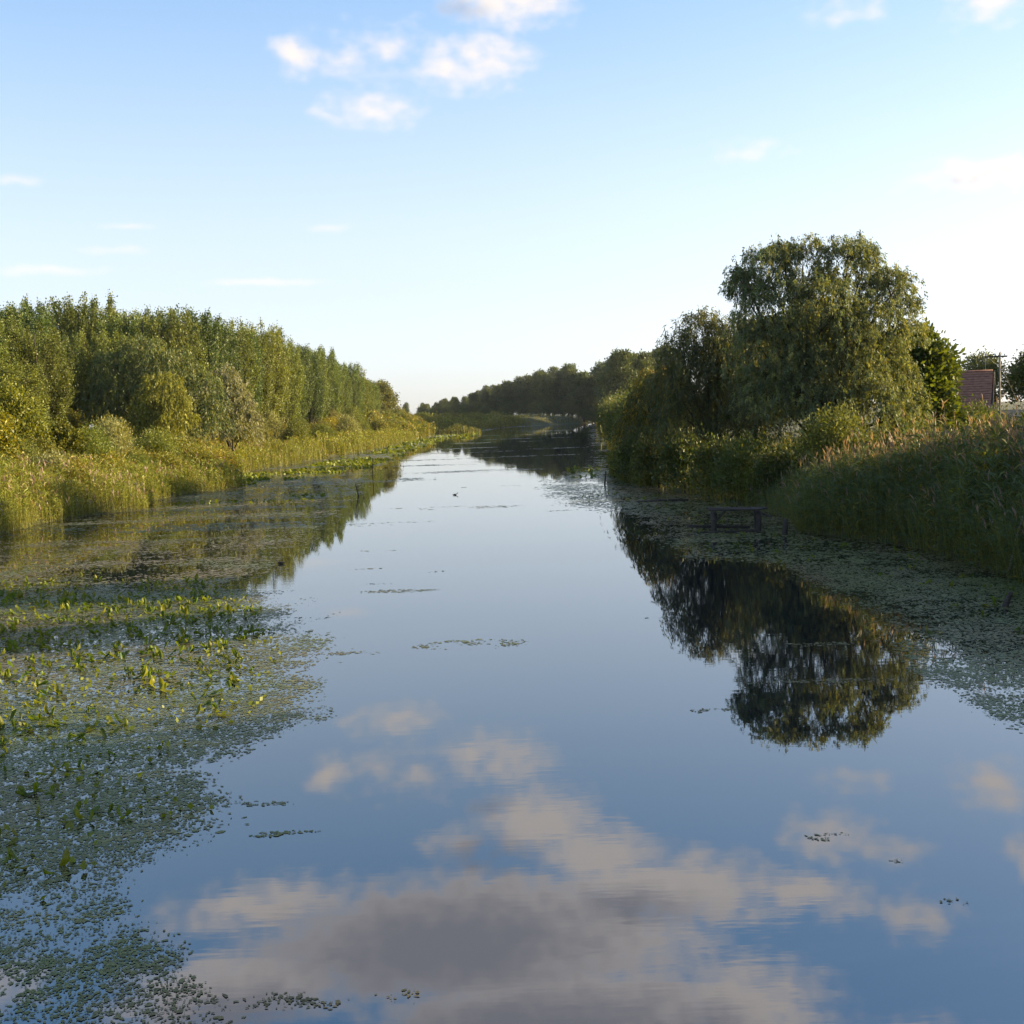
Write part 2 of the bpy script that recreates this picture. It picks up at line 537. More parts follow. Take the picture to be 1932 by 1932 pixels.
rpoly = ROPEN + [(float(xr(y)) + .6, float(y)) for y in np.arange(588, 11, -3.0)]
# loose rafts of weed out in the open water: x, y, half length, half depth, cover
RAFTS = [(-2.4, 66.3, 3.2, 1.1, .55), (-7.0, 57.4, 1.6, .8, .4), (-3.4, 34.5, 1.2, .35, .5), (-1.0, 25.9, 1.25, .55, .55), (-3.6, 25.3, .6, .25, .5),
         (3.5, 28.5, .4, .12, .5), (3.2, 19.4, .45, .12, .5), (3.6, 13.4, .32, .12, .3), (4.4, 11.5, .22, .12, .22), (-4.6, 67.4, 2.5, .5, .5),
         (-3.2, 112, 6.5, 2.5, .7), (-10, 100, 4.5, 3.0, .8), (-1, 86, 2.5, .4, .4), (-4.6, 58, 2.2, .3, .3), (2.6, 62, 1.6, .3, .5),
         (-6.5, 130, 7, 2.0, .75), (-9, 148, 8, 2.5, .75), (-8, 175, 9, 2.8, .7), (-4, 200, 9, 3, .6), (3, 150, 6, 1.5, .55), (4, 182, 8, 2.5, .6),
         (-6, 240, 12, 5, .6), (6, 270, 14, 5, .6), (4, 330, 14, 6, .6), (12, 400, 12, 9, .7), (0, 440, 12, 8, .6), (-1.7, 9.9, .8, .2, .3),
         (-2.9, 14.1, .45, .12, .6), (-3.7, 15.3, .7, .12, .7), (-2.5, 38.6, .5, .15, .4), (-5.2, 40, .6, .2, .4), (4.2, 12.6, .2, .06, .4), (-5.2, 45.5, 1.1, .25, .3),
         (-4.2, 36.2, .4, .1, .4), (5.5, 21.2, 1.4, .18, .5), (6.3, 24.6, 1.0, .2, .4)]
BANDS = [(6.5, 14, .036), (14, 22, .054), (22, 37, .08), (37, 58, .13), (58, 85, .19), (85, 130, .28), (130, 240, .5), (240, 420, .9), (420, 665, 1.6)]
allV, allT = [], []
for d0, d1, s in BANDS:
    x0 = -0.58 * d1 - 3
    x1 = 0.58 * d1 + 3
    x0, x1 = max(x0, -34), min(x1, 48)
    area = (x1 - x0) * (d1 - d0)
    n = int(area * (2.1 if d0 < 37 else 1.55) / (s * s * .62))
    x = rng.uniform(x0, x1, n); y = rng.uniform(d0, d1, n)
    keep = np.abs(x) < 0.58 * y + 2.5
    x, y = x[keep], y[keep]
    # ragged edges: look the point up in a jittered outline
    jx = (fbm(x * .9, y * .45, 11) - .5) * np.minimum(2.6, .1 * y + .5) + rng.normal(0, .012 * np.minimum(y, 40), len(x)) ** 1
    jy = (fbm(x * .5, y * .6, 23) - .5) * np.minimum(3.0, .1 * y)
    pull = np.interp(y, [0, 30, 42, 60], [0, .62, .2, 0])
    inl, inr = inside(lpoly, x + jx + pull, y + jy), inside(rpoly, x + jx - .4 * pull, y + jy)
    cov = np.where(inl | inr, 0.86, 0.0)
    # thin, brownish film with open water between, out from the reeds
    holes = fbm(x * .22 + 5, y * .5, 31)
    # open leads lying along the shore
    lead = inl & (((y > 50) & (y < 66) & (x < -11)))
    cov = np.where(lead, cov * np.clip((holes - .36) * 3.0, 0.04, .75), cov)
    mid = inl & (y > 36) & (y < 80) & ~lead
    cov = np.where(mid, cov * np.clip(.52 + (holes - .5) * 2.4, .12, .95), cov)
    far = (y > 80)
    cov = np.where(far & (inl | inr), cov * np.clip(.7 + (fbm(x * .07, y * .11, 41) - .5) * 3.0, .05, 1), cov)
    cov = np.where(inr & (y > 110), cov * .3, cov)
    streak = fbm(x * .35, y * 1.6, 131)
    cov = np.where((inl | inr) & (y < 37), cov * np.clip(1.0 + (streak - .42) * 3.0, .35, 1.15), cov)
    rr = inr & (y < 60)
    cov = np.where(rr, cov * np.clip(.78 + (holes - .5) * 2.2, .1, .95), cov)
    near = inl & (y < 13.5)
    cov = np.where(near, cov * np.clip(.5 + (fbm(x * .8, y * 1.3, 51) - .5) * 2.4 + (y - 11) * .06, .08, .85), cov)
    for (rx, ry, a, b, c) in RAFTS:
        q = ((x - rx) / a) ** 2 + ((y - ry) / b) ** 2
        e = np.clip(1.25 - q, 0, 1) * c * np.clip((fbm(x * 1.6 / a + rx, y * .7 / b, 61) - .38) * 5, 0, 1)
        cov = np.maximum(cov, e)
    # fray the margin
    speck = fbm(x * 3.0 / max(s * 12, .3), y * 2.0 / max(s * 12, .3), 71)
    cov = cov * np.clip(.55 + (speck - .3) * 2.2, 0, 1.12)
    k = rng.random(len(x)) < cov * (1.25 if d0 < 37 else 1.0)
    x, y = x[k], y[k]
    n = len(x)
    L = s * np.exp(rng.normal(0, .38, n)).clip(.4, 2.6); W = L * rng.uniform(.3, .75, n)
    th = rng.uniform(0, 2 * np.pi, n)
    ca, sa = np.cos(th), np.sin(th)
    K = 5 if d0 < 22 else 4
    ph = np.arange(K) / K * 2 * np.pi
    V = np.zeros((n, K, 3))
    u = np.cos(ph)[None] * (L[:, None] * .5); w = np.sin(ph)[None] * (W[:, None] * .5)
    rj = rng.uniform(.55, 1.3, (n, K))
    u = u * rj; w = w * rj
    V[:, :, 0] = x[:, None] + u * ca[:, None] - w * sa[:, None]
    V[:, :, 1] = y[:, None] + u * sa[:, None] + w * ca[:, None]
    tilt = rng.normal(0, .014, (n, 2)) * (1.0 if s < .2 else .3)
    V[:, :, 2] = .004 + rng.uniform(0, .004, n)[:, None] + np.abs(tilt[:, :1] * u + tilt[:, 1:] * w)
    t = rng.random(n)
    g1, g2, g3 = np.array([.085, .10, .036]), np.array([.15, .15, .045]), np.array([.16, .125, .055])
    patch = fbm(x * .35, y * .2, 83)[:, None]
    brown = np.clip((patch - .42) * 2.5 + np.where((y > 36) & (y < 80), .35, 0)[:, None] + np.where(t[:, None] > .8, .4, 0), 0, 1)
    gp = np.clip((fbm(x * .5, y * .45, 87)[:, None] - .45) * 4, 0, 1)
    T = (g1 + (g2 - g1) * t[:, None]) * (1 - brown) + g3 * brown
    T = T * (1 - gp * .5) + np.array([.11, .14, .04]) * gp * .5
    T = T * rng.uniform(.75, 1.25, (n, 1))
    allV.append((K, V)); allT.append((K, T))
for K, nm, lab in ((5, 'pondweed', 'mat of small floating pondweed leaves fringing the open water'), (4, 'floating_weed', 'thin brownish film of floating weed stretching along both far shores')):
    V = np.concatenate([v for k, v in allV if k == K]); T = np.concatenate([t for k, t in allT if k == K])
    tag(obj(nm, mesh_from_quads(nm, V, T), M_MAT), lab, 'water plants', kind='stuff')
    print(nm, len(V))


# ------------------------------------------------------------------ reeds and bank herbs
def reed_arrays(x, y, h, wscale, base_col, plume=.5, seed=1, nleaf=7, lean=.08, yellow=.3):
    g = np.random.default_rng(seed)
    n = len(x)
    z = gz(x, y)
    z = np.maximum(z, -.3)
    ln = g.normal(0, lean, (n, 2)); ln[:, 0] -= .03
    axis = norm(np.stack([ln[:, 0], ln[:, 1], np.ones(n)], 1))
    p0 = np.stack([x, y, z - .05], 1)
    Vs, Ts = [], []
    wid = .013 * wscale
    v = leaves(p0, axis, h, wid * g.uniform(.8, 1.2, n), g)
    # stalks: straighter blades with a broad foot
    s = (v[:, 1] - v[:, 3]) * .5
    v[:, 1] = p0 + s; v[:, 3] = p0 - s
    v[:, 0] = p0 - s * .2; v = v[:, [3, 1, 2, 2]]
    v[:, 2] = p0 + axis * np.asarray(h)[:, None] + s * .5; v[:, 3] = p0 + axis * np.asarray(h)[:, None] - s * .5
    Vs.append(v)
    c = np.array([.135, .14, .045]) * g.uniform(.7, 1.25, (n, 1)); Ts.append(c)
    base_col = np.asarray(base_col)
    plant = g.normal(1, .16, (n, 1)); yl = (g.random((n, 1)) < yellow)
    for i in range(nleaf):
        f = g.uniform(.04, 1.0, n)
        p = p0 + axis * (h * f)[:, None]
        a = g.uniform(0, 2 * np.pi, n)
        up = g.uniform(.35, 1.5, n)
        d = np.stack([np.cos(a), np.sin(a), up], 1)
        L = g.uniform(.35, .7, n) * np.clip(h / 3.0, .4, 1.2)
        Vs.append(leaves(p, d, L, L * .075 * wscale * g.uniform(.7, 1.3, n), g, bend=.25))
        cc = np.where(yl, np.array([.20, .165, .045]), base_col) * plant * g.uniform(.75, 1.25, (n, 1))
        low = (f < .4)[:, None] & (g.random((n, 1)) < .18)
        cc = np.where(low, np.array([.17, .125, .05]) * plant, cc)
        Ts.append(cc)
    m = g.random(n) < plume
    if m.any():
        top = (p0 + axis * np.asarray(h)[:, None])[m]
        for q in range(3):
            dd = norm(axis[m] + g.normal(0, .22, (m.sum(), 3)) + np.array([-.15, -.05, 0]))
            Vs.append(leaves(top - axis[m] * .1 * q, dd, g.uniform(.22, .38, m.sum()), .05 * min(wscale, 1.6), g, bend=.1))
            Ts.append(np.array([.21, .15, .20]) * g.uniform(.7, 1.3, (m.sum(), 1)))
    return np.concatenate(Vs), np.concatenate(Ts)


# left bed
def scatter_left(d0, d1, w0, w1, dens, seed):
    g = np.random.default_rng(seed)
    n = int((d1 - d0) * (w1 - w0) * dens)
    y = g.uniform(d0, d1, n); s = g.uniform(w0, w1, n)
    return xl(y) - s, y, g, s


parts = []
for (d0, d1, w0, w1, dens, hs, ws, pl, col_, yel) in [
        (50, 80, .1, 5.5, 38, 1.75, 1.4, .08, (.165, .19, .042), .14), (80, 112, .1, 5, 23, 1.7, 2.1, .05, (.155, .185, .042), .16),
        (112, 170, .1, 5, 13, 1.7, 3.2, .03, (.16, .185, .04), .2), (170, 300, .1, 6, 6, 1.8, 5.5, 0, (.165, .185, .04), .2),
        (300, 640, .1, 14, .7, 3.0, 16, 0, (.125, .14, .036), .3)]:
    x, y, g, s = scatter_left(d0, d1, w0, w1, dens, int(d0))
    hv_ = fbm(x * .16, y * .10, 5) * 1.1 + fbm(x * .8, y * .8, 9) * .35
    h = hs * (.42 + hv_) * np.clip(.45 + s * .45, .45, 1) * g.uniform(.8, 1.12, len(x))
    keep = fbm(x * .3, y * .22, 91) > .30
    parts.append(reed_arrays(x[keep], y[keep], h[keep], ws, col_, pl, int(d0) + 1, 10 if d0 < 110 else 7, yellow=yel))
V = np.concatenate([p[0] for p in parts]); T = np.concatenate([p[1] for p in parts])
tag(obj('reed_bed', mesh_from_quads('reed_bed', V, T), M_REED), 'sunlit olive reed bed along the shore below the poplars', 'reeds', kind='stuff')
print('left reeds', len(V))

# right bed: tall reeds standing in the shade
parts = []
g = np.random.default_rng(5)
n = 22000
y = 20 + 40 * g.random(n) ** 1.0
s = 12 * g.random(n) ** 1.25
x = xr(y) + .1 + s
keep = (x < .62 * y + 4) & ((y < 50) | (g.random(n) < .5))
x, y, s = x[keep], y[keep], s[keep]
h = (2.5 + .95 * fbm(x * .3, y * .3, 6)) * np.clip(.55 + s * .35, .55, 1) * g.uniform(.84, 1.1, len(x))
h = h * np.interp(y, [20, 44, 52, 60], [1, 1, .8, .55]) * (.62 + .76 * fbm(x * 1.1, y * 1.1, 66))
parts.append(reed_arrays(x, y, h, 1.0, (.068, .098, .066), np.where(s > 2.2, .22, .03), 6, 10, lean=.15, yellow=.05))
q = (s > 1.5) & (g.random(len(x)) < .11)
parts.append(reed_arrays(x[q], y[q], h[q] * g.uniform(1.1, 1.3, q.sum()), 1.0, (.085, .105, .06), .9, 16, 5, lean=.12, yellow=.08))
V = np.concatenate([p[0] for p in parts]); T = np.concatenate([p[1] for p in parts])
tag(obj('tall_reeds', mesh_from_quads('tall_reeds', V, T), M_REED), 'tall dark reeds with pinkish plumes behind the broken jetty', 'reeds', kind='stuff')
print('right reeds', len(V))
# farther right shore, low sedge and cattail
parts = []
n = 3800
y = 60 + 190 * g.random(n) ** 1.7; s = g.random(n) * 5
x = xr(y) + s
h = (1.2 + 1.3 * fbm(x * .2, y * .12, 8)) * g.uniform(.8, 1.15, n)
parts.append(reed_arrays(x, y, h, 3.0, (.065, .09, .026), 0, 9, 6, yellow=.15))
n = 2600
y = g.uniform(80, 97, n); x = xr(y) - .3 + g.random(n) * 2.2
h = (1.5 + .8 * fbm(x * .4, y * .3, 12)) * g.uniform(.8, 1.15, n)
parts.append(reed_arrays(x, y, h, 2.4, (.07, .10, .028), 0, 19, 6, yellow=.2))
n = 2500
y = 250 + 400 * g.random(n); x = xr(y) - 1 + g.random(n) * 8
parts.append(reed_arrays(x, y, g.uniform(1.5, 3.2, n), 16, (.06, .08, .03), 0, 29, 4, yellow=.15))
V = np.concatenate([p[0] for p in parts]); T = np.concatenate([p[1] for p in parts])
tag(obj('shore_sedge', mesh_from_quads('shore_sedge', V, T), M_REED), 'low dark sedge lining the shaded shore below the willows', 'sedge', kind='stuff')
# far islet of reeds standing in the river
n = 700
a = g.uniform(0, 2 * np.pi, n); q = np.sqrt(g.random(n))
x = -17 + 7.5 * q * np.cos(a); y = 400 + 12 * q * np.sin(a)
V, T = reed_arrays(x, y, (1 - .6 * q) * g.uniform(2.6, 3.8, n), 14, (.055, .075, .03), 0, 39, 4, yellow=.1)
V[:, :, 2] += .3
tag(obj('reed_islet', mesh_from_quads('reed_islet', V, T), M_REED), 'small dark islet of reeds standing alone in the far river', 'reeds', kind='stuff')
# herbs and grass over the left slope
parts = []
for (d0, d1, w0, w1, dens, ws) in [(50, 120, 3.5, 20, 8, 3.6), (120, 220, 3.5, 20, 3.0, 6), (220, 460, 4, 24, .9, 12), (460, 700, 4, 60, .35, 24)]:
    x, y, g, s = scatter_left(d0, d1, w0, w1, dens, int(d0) + 500)
    h = (.45 + 1.3 * fbm(x * .14, y * .1, 14)) * g.uniform(.7, 1.2, len(x))
    parts.append(reed_arrays(x, y, h, ws, (.18, .185, .04), 0, int(d0) + 501, 6, lean=.22, yellow=.35))
V = np.concatenate([p[0] for p in parts]); T = np.concatenate([p[1] for p in parts])
tag(obj('bank_grass', mesh_from_quads('bank_grass', V, T), M_REED), 'tall yellow-green grass and herbs covering the sloping sunlit bank', 'grass', kind='stuff')
print('bank grass', len(V))
n = 6000
g = np.random.default_rng(77)
y = g.uniform(24, 130, n); s = 8 + g.random(n) * 34
x = xr(y) + s
V, T = reed_arrays(x, y, g.uniform(.5, 1.3, n), 4.0, (.07, .09, .028), 0, 78, 5, lean=.2, yellow=.15)
tag(obj('meadow_grass', mesh_from_quads('meadow_grass', V, T), M_REED), 'rough meadow grass behind the tall reeds and below the house', 'grass', kind='stuff')


# ------------------------------------------------------------------ trees
def lobe_crown(lobes, n, leaf, aspect, colour, seed, k=14, strand=0.0, spread=.26, hollow=.5, up=.25, var=.22, alt=None, altf=0.0, flat=1.0):
    g = np.random.default_rng(seed)
    lob = np.array(lobes, float)
    w = lob[:, 3] ** 2; w = w / w.sum()
    nc = n // k
    li = g.choice(len(lob), nc, p=w)
    d = norm(g.normal(size=(nc, 3))); d[:, 2] = np.where(d[:, 2] < -.55, -d[:, 2], d[:, 2])
    bump = 1 + .22 * np.sin(d[:, 0] * 5.1 + li) * np.cos(d[:, 1] * 4.3 + li * 2) + g.normal(0, .05, nc)
    rad = lob[li, 3] * (hollow + (1 - hollow) * g.random(nc) ** .45) * bump
    c = lob[li, :3] + d * rad[:, None] * np.array([1, 1, flat])
    cc = np.repeat(c, k, 0); dd = np.repeat(d, k, 0)
    s = np.tile((np.arange(k) + .5) / k, nc)[:, None]
    m = nc * k
    if strand > 0:
        ln = np.repeat(strand * g.uniform(.5, 1.35, nc), k)[:, None]
        sway = np.repeat(g.normal(0, .18, (nc, 3)), k, 0)
        p = cc + dd * np.array([1, 1, .3]) * (.55 * np.sqrt(s) * ln * .6) + sway * s * ln - np.array([0, 0, 1]) * (s ** 1.4) * ln + g.normal(0, .05, (m, 3))
        ax = dd * .35 + g.normal(0, .45, (m, 3)) + np.array([0, 0, -.9])
    else:
        sg = np.repeat(lob[li, 3] * spread, k)[:, None]
        p = cc + g.normal(size=(m, 3)) * sg * np.array([1, 1, .8])
        ax = dd * .8 + g.normal(0, .75, (m, 3)) + np.array([0, 0, up])
    L = leaf * g.uniform(.6, 1.4, m)
    V = leaves(p, ax, L, L * aspect * g.uniform(.75, 1.25, m), g)
    base = np.asarray(colour, float)
    tv = np.repeat(g.normal(1, var, (nc, 1)), k, 0).clip(.45, 1.7) * g.normal(1, .13, (m, 1)).clip(.5, 1.5)
    T = base * tv
    if alt is not None:
        a = np.repeat(g.random((nc, 1)) < altf, k, 0)
        T = np.where(a, np.asarray(alt) * tv, T)
    return V, T


def limb_mesh(lobes, fork, r0, seed, twigs=3, base=(0, 0, 0)):
    g = random.Random(seed)
    t = TM()
    b = Vector(base); fk = Vector(fork)
    mid = b.lerp(fk, .5) + Vector((g.uniform(-.1, .1), g.uniform(-.1, .1), 0)) * r0 * 4
    t.tube([b - Vector((0, 0, .4)), b + Vector((0, 0, .05)), mid, fk], [r0 * 1.5, r0 * 1.25, r0, r0 * .85], 9)
    for lx, ly, lz, lr in lobes:
        c = Vector((lx, ly, lz))
        st = b.lerp(fk, g.uniform(.75, 1.0))
        m1 = st.lerp(c, .4) + Vector((g.uniform(-.2, .2), g.uniform(-.2, .2), .12 * (c - st).length * .4))
        m2 = st.lerp(c, .75) + Vector((g.uniform(-.2, .2), g.uniform(-.2, .2), .1 * (c - st).length * .4))
        rr = r0 * g.uniform(.34, .5)
        t.tube([st, m1, m2, c], [rr, rr * .75, rr * .5, rr * .3], 6)
        for _ in range(twigs):
            d = Vector((g.gauss(0, 1), g.gauss(0, 1), g.gauss(.4, .8))).normalized()
            e = c + d * lr * .8
            s0 = m2.lerp(c, g.random())
            t.tube([s0, s0.lerp(e, .5) + Vector((0, 0, .15 * lr)), e], [rr * .32, rr * .2, rr * .07], 4, cap=False)
    return t.mesh('trunk', True)


def tree(name, loc, lobes, fork, r0, n, leaf, aspect, colour, seed, label, cat='tree', group=None, **kw):
    root = empty(name, loc)
    obj('trunk', limb_mesh(lobes, fork, r0, seed), M_BARK, root)
    V, T = lobe_crown(lobes, n, leaf, aspect, colour, seed, **kw)
    obj('crown', mesh_from_quads('crown', V, T), M_LEAF, root)
    tag(root, label, cat, group)
    return root


def copy_tree(root, loc, rz, s, label=None, group=None):
    r = root.copy(); col.objects.link(r)
    r.location = loc; r.rotation_euler = (0, 0, rz); r.scale = s if isinstance(s, tuple) else (s, s, s)
    if label: r['label'] = label
    if group: r['group'] = group
    for ch in root.children:
        c = ch.copy(); col.objects.link(c); c.parent = r
    return r


WG = (.092, .118, .084)      # grey-green willow
# big willow (right bank); lobes given from its foot
hx, hy = 17.6, 66.5
hz = float(gz(hx, hy))
hero = [(14.6, -.5, 12.5, 1.75), (16.7, .3, 12.9, 1.7), (19.2, .2, 12.8, 1.8), (13.5, .1, 12.0, 1.2), (21.9, .4, 11.4, 1.4), (15.6, .2, 13.5, .9), (20.2, .2, 13.2, 1.0), (22.6, .2, 8.8, 1.1), (21.1, .6, 11.2, 1.65), (14.5, -1.2, 10.1, 2.2), (17.3, -1.6, 10.4, 2.0),
        (20.2, -1.0, 9.3, 1.9), (14.2, -1.0, 8.0, 2.2), (21.6, .4, 6.4, 1.8), (17.6, 1.4, 7.6, 2.2), (21.0, .6, 8.0, 1.5), (19.8, -1.8, 5.0, 1.9),
        (16.0, -1.2, 5.6, 2.1), (18.2, 1.8, 11.0, 1.9), (22.4, 0, 10.1, 1.0), (12.9, -.4, 11.9, .9), (22.3, -.4, 4.4, 1.4), (17.4, -1.9, 5.0, 1.8), (18.9, -1.4, 6.6, 1.8), (16.2, -1.0, 7.2, 1.8), (18.6, -1.9, 8.8, 1.6), (14.2, -1.4, 5.6, 1.8)]
hero = [(a - hx, b, c - hz, r) for a, b, c, r in hero]
tree('willow_tree', (hx, hy, hz), hero, (-.3, 0, 2.6), .27, 150000, .175, .27, WG, 101, 'tallest round-headed grey-green willow beside the tall reeds', k=20, strand=.4, hollow=.38, var=.34,
     alt=(.14, .15, .07), altf=.35)
# companion weeping willow
cx, cy_ = 13.2, 77.0
cz = float(gz(cx, cy_))
comp = [(12.7, 0, 10.1, 1.7), (11.2, -.3, 9.2, 1.3), (14.8, .3, 9.6, 1.8), (12.6, -.6, 7.5, 2.2), (10.4, -.8, 6.7, 1.5), (11.2, -1, 4.6, 1.9),
        (15.0, -.8, 6.2, 2.5), (14.3, -1.6, 4.0, 2.0), (16.2, .3, 8.2, 2.0), (13.8, -.8, 8.6, 1.9), (16.0, -1.0, 4.6, 2.0), (13.0, .8, 5.6, 2.0), (14.4, .8, 7.0, 2.0)]
comp = [(a - cx, b, c - cz, r) for a, b, c, r in comp]
tree('weeping_willow', (cx, cy_, cz), comp, (0, 0, 2.2), .26, 62000, .24, .22, (.085, .108, .065), 102, 'dark weeping willow leaning over the water next to the tallest willow', k=20, strand=1.2, hollow=.25,
     alt=(.14, .14, .04), altf=.2)
c2 = [(.6, 0, 7.2, 1.2), (-.3, -.3, 5.7, 1.4), (-.8, -.6, 4.2, 1.6), (.8, -.6, 3.8, 1.6), (1.6, .3, 5.6, 1.3)]
tree('weeping_willow', (10.6, 90, float(gz(10.6, 90))), c2, (0, 0, 1.8), .22, 18000, .3, .24, (.085, .095, .03), 103, 'small weeping willow with a yellowing top overhanging the far shore', k=16, strand=1.8, hollow=.4,
     alt=(.22, .16, .025), altf=.3)
# broad-leaved walnut-like tree right of the willow
wl_ = [(0, 0, 6.9, 1.45), (1.1, 0, 5.8, 1.45), (0, -.3, 4.5, 1.8), (-.9, .2, 5.9, 1.4), (1.5, .2, 4.4, 1.0), (1.2, -.3, 3.0, 1.3), (-.6, -.5, 2.6, 1.6)]
tree('walnut_tree', (26.6, 77, float(gz(26.6, 77))), wl_, (0, 0, 1.8), .2, 15000, .34, .5, (.085, .115, .022), 104, 'bright green broad-leaved tree between the tallest willow and the red roof', k=10, spread=.2, hollow=.45)
# sunlit bush at the willow's foot
ls = [(0, 0, 2.9, 1.35), (-.6, -.2, 2.0, 1.3), (.8, .1, 2.0, 1.2)]
tree('willow_bush', (16.2, 58.5, float(gz(16.2, 58.5))), ls, (0, 0, .8), .1, 9000, .2, .3, (.12, .135, .045), 105, 'light green willow bush catching the sun below the tallest willow', 'bush', k=14, spread=.24)

# --- shrub kinds, copied along both banks
def shrub_proto(name, lobes, n, leaf, aspect, colour, seed, label, group, **kw):
    return tree(name, (0, 0, 0), lobes, (0, 0, .35), .05, n, leaf, aspect, colour, seed, label, 'shrub', group, **kw)


SH = [(0, 0, .9, .75), (.55, .1, .7, .6), (-.5, .2, .75, .6), (.1, -.5, .6, .6), (-.2, .5, .7, .6)]
SH2 = [(0, 0, 1.1, .7), (.35, .2, .7, .65), (-.45, -.1, .65, .65), (.1, -.45, .5, .6)]
protos = {
    'olive': shrub_proto('round_shrub', SH, 6500, .10, .5, (.135, .145, .033), 201, 'olive green rounded shrub on the sunlit slope above the reeds', 'shrubs on the sunlit slope', alt=(.16, .14, .03), altf=.25),
    'green': shrub_proto('leafy_shrub', SH2, 9500, .075, .5, (.105, .13, .034), 202, 'fresh green bushy shrub on the sunlit slope above the reeds', 'shrubs on the sunlit slope'),
    'silver': shrub_proto('silver_willow_shrub', SH2, 6500, .11, .35, (.19, .20, .13), 203, 'silvery grey willow shrub on the sunlit slope above the reeds', 'shrubs on the sunlit slope'),
    'gold': shrub_proto('yellowing_shrub', SH, 6500, .10, .55, (.20, .165, .022), 204, 'golden yellowing shrub on the sunlit slope above the reeds', 'shrubs on the sunlit slope', alt=(.12, .12, .03), altf=.4),
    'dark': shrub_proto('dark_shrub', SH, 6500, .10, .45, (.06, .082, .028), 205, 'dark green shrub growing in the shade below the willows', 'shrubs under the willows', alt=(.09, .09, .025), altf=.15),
}
first = {k: True for k in protos}


def place(kind, x, y, s, zs=1.0, label=None, group=None, dz=0.0):
    loc = (x, y, float(gz(x, y)) - .05 * s + dz)
    rz = rng.uniform(0, 6.28)
    sc = (s, s, s * zs)
    if first[kind]:
        r = protos[kind]
        first[kind] = False
        r.location = loc; r.rotation_euler = (0, 0, rz); r.scale = sc
        if label: r['label'] = label
        if group: r['group'] = group
        return r
    src = protos[kind]
    return copy_tree(src, loc, rz, sc, label or PROTO_LABEL[kind], group or PROTO_GROUP[kind])


PROTO_LABEL = {k: v['label'] for k, v in protos.items()}
PROTO_GROUP = {k: v['group'] for k, v in protos.items()}
# left slope, near to far
for kind, x, y, s, zs in [
        ('gold', -29.9, 70.5, 1.5, 1.0), ('olive', -30.2, 79, 1.6, .8),
        ('olive', -28.6, 82.5, 1.9, .85), ('green', -30.6, 88, 2.2, 1.1), ('silver', -30.4, 92, 1.8, 1.5), ('green', -27.9, 90.5, 1.7, .9),
        ('olive', -26.8, 94, 1.8, .9), ('green', -28.2, 96, 2.1, 1.1), ('olive', -26.0, 99, 2.0, 1.0), ('gold', -25.6, 104, 2.2, .9), ('olive', -29.4, 104, 2.4, 1.1),
        ('green', -36.5, 92, 2.0, 1.0)]:
    place(kind, x - .6, y, s * .85, zs * .9)
gr = random.Random(12)
for i in range(36):
    y = 72 + i * 1.8 + gr.uniform(-1, 1)
    place(gr.choice(['olive', 'green', 'olive', 'silver', 'gold', 'green']), float(xl(y)) - gr.uniform(4.8, 9.5), y, gr.uniform(1.0, 1.55), gr.uniform(.75, 1.0))
for i in range(74):
    y = 108 + 330 * (i / 74) ** 1.35 + gr.uniform(-4, 4)
    off = gr.uniform(6, 22)
    s = gr.uniform(1.0, 2.1) * (1 + (y - 100) / 600)
    kind = gr.choice(['olive', 'olive', 'green', 'green', 'gold', 'silver', 'olive'])
    place(kind, float(xl(y)) - off, y, s, gr.uniform(.7, 1.15))
for i in range(16):
    y = gr.uniform(400, 640)
    place(gr.choice(['olive', 'green', 'olive']), float(xl(y)) - gr.uniform(3, 14), y, gr.uniform(2.0, 3.4), gr.uniform(.7, 1.0))
# right bank, in the willows' shade
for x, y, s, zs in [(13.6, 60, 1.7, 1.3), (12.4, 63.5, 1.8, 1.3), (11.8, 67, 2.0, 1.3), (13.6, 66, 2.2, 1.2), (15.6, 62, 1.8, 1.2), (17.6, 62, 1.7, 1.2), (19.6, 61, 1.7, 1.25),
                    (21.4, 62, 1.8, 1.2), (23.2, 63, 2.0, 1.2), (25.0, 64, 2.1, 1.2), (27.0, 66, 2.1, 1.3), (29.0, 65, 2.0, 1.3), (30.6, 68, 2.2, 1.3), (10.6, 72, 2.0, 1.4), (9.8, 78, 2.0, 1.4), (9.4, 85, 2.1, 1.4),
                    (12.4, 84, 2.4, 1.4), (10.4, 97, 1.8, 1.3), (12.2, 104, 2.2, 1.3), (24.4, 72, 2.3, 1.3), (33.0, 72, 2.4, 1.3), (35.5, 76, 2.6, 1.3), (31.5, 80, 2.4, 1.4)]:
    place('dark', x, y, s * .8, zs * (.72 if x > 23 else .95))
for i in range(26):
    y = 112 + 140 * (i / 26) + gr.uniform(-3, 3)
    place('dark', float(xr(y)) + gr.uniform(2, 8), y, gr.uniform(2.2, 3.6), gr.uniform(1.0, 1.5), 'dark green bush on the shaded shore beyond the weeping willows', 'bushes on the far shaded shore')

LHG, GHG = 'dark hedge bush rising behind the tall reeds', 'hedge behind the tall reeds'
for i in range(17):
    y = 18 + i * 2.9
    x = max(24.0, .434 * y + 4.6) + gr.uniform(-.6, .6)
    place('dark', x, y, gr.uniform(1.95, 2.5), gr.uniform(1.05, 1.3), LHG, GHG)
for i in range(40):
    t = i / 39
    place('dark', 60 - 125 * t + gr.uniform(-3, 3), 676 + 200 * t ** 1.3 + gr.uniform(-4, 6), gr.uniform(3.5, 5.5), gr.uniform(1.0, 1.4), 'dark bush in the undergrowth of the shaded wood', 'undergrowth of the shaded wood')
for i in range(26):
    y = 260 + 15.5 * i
    place('dark', float(xr(y)) + gr.uniform(2, 7), y, gr.uniform(3.0, 4.6), gr.uniform(1.0, 1.4), 'dark bush in the undergrowth of the shaded wood', 'undergrowth of the shaded wood')

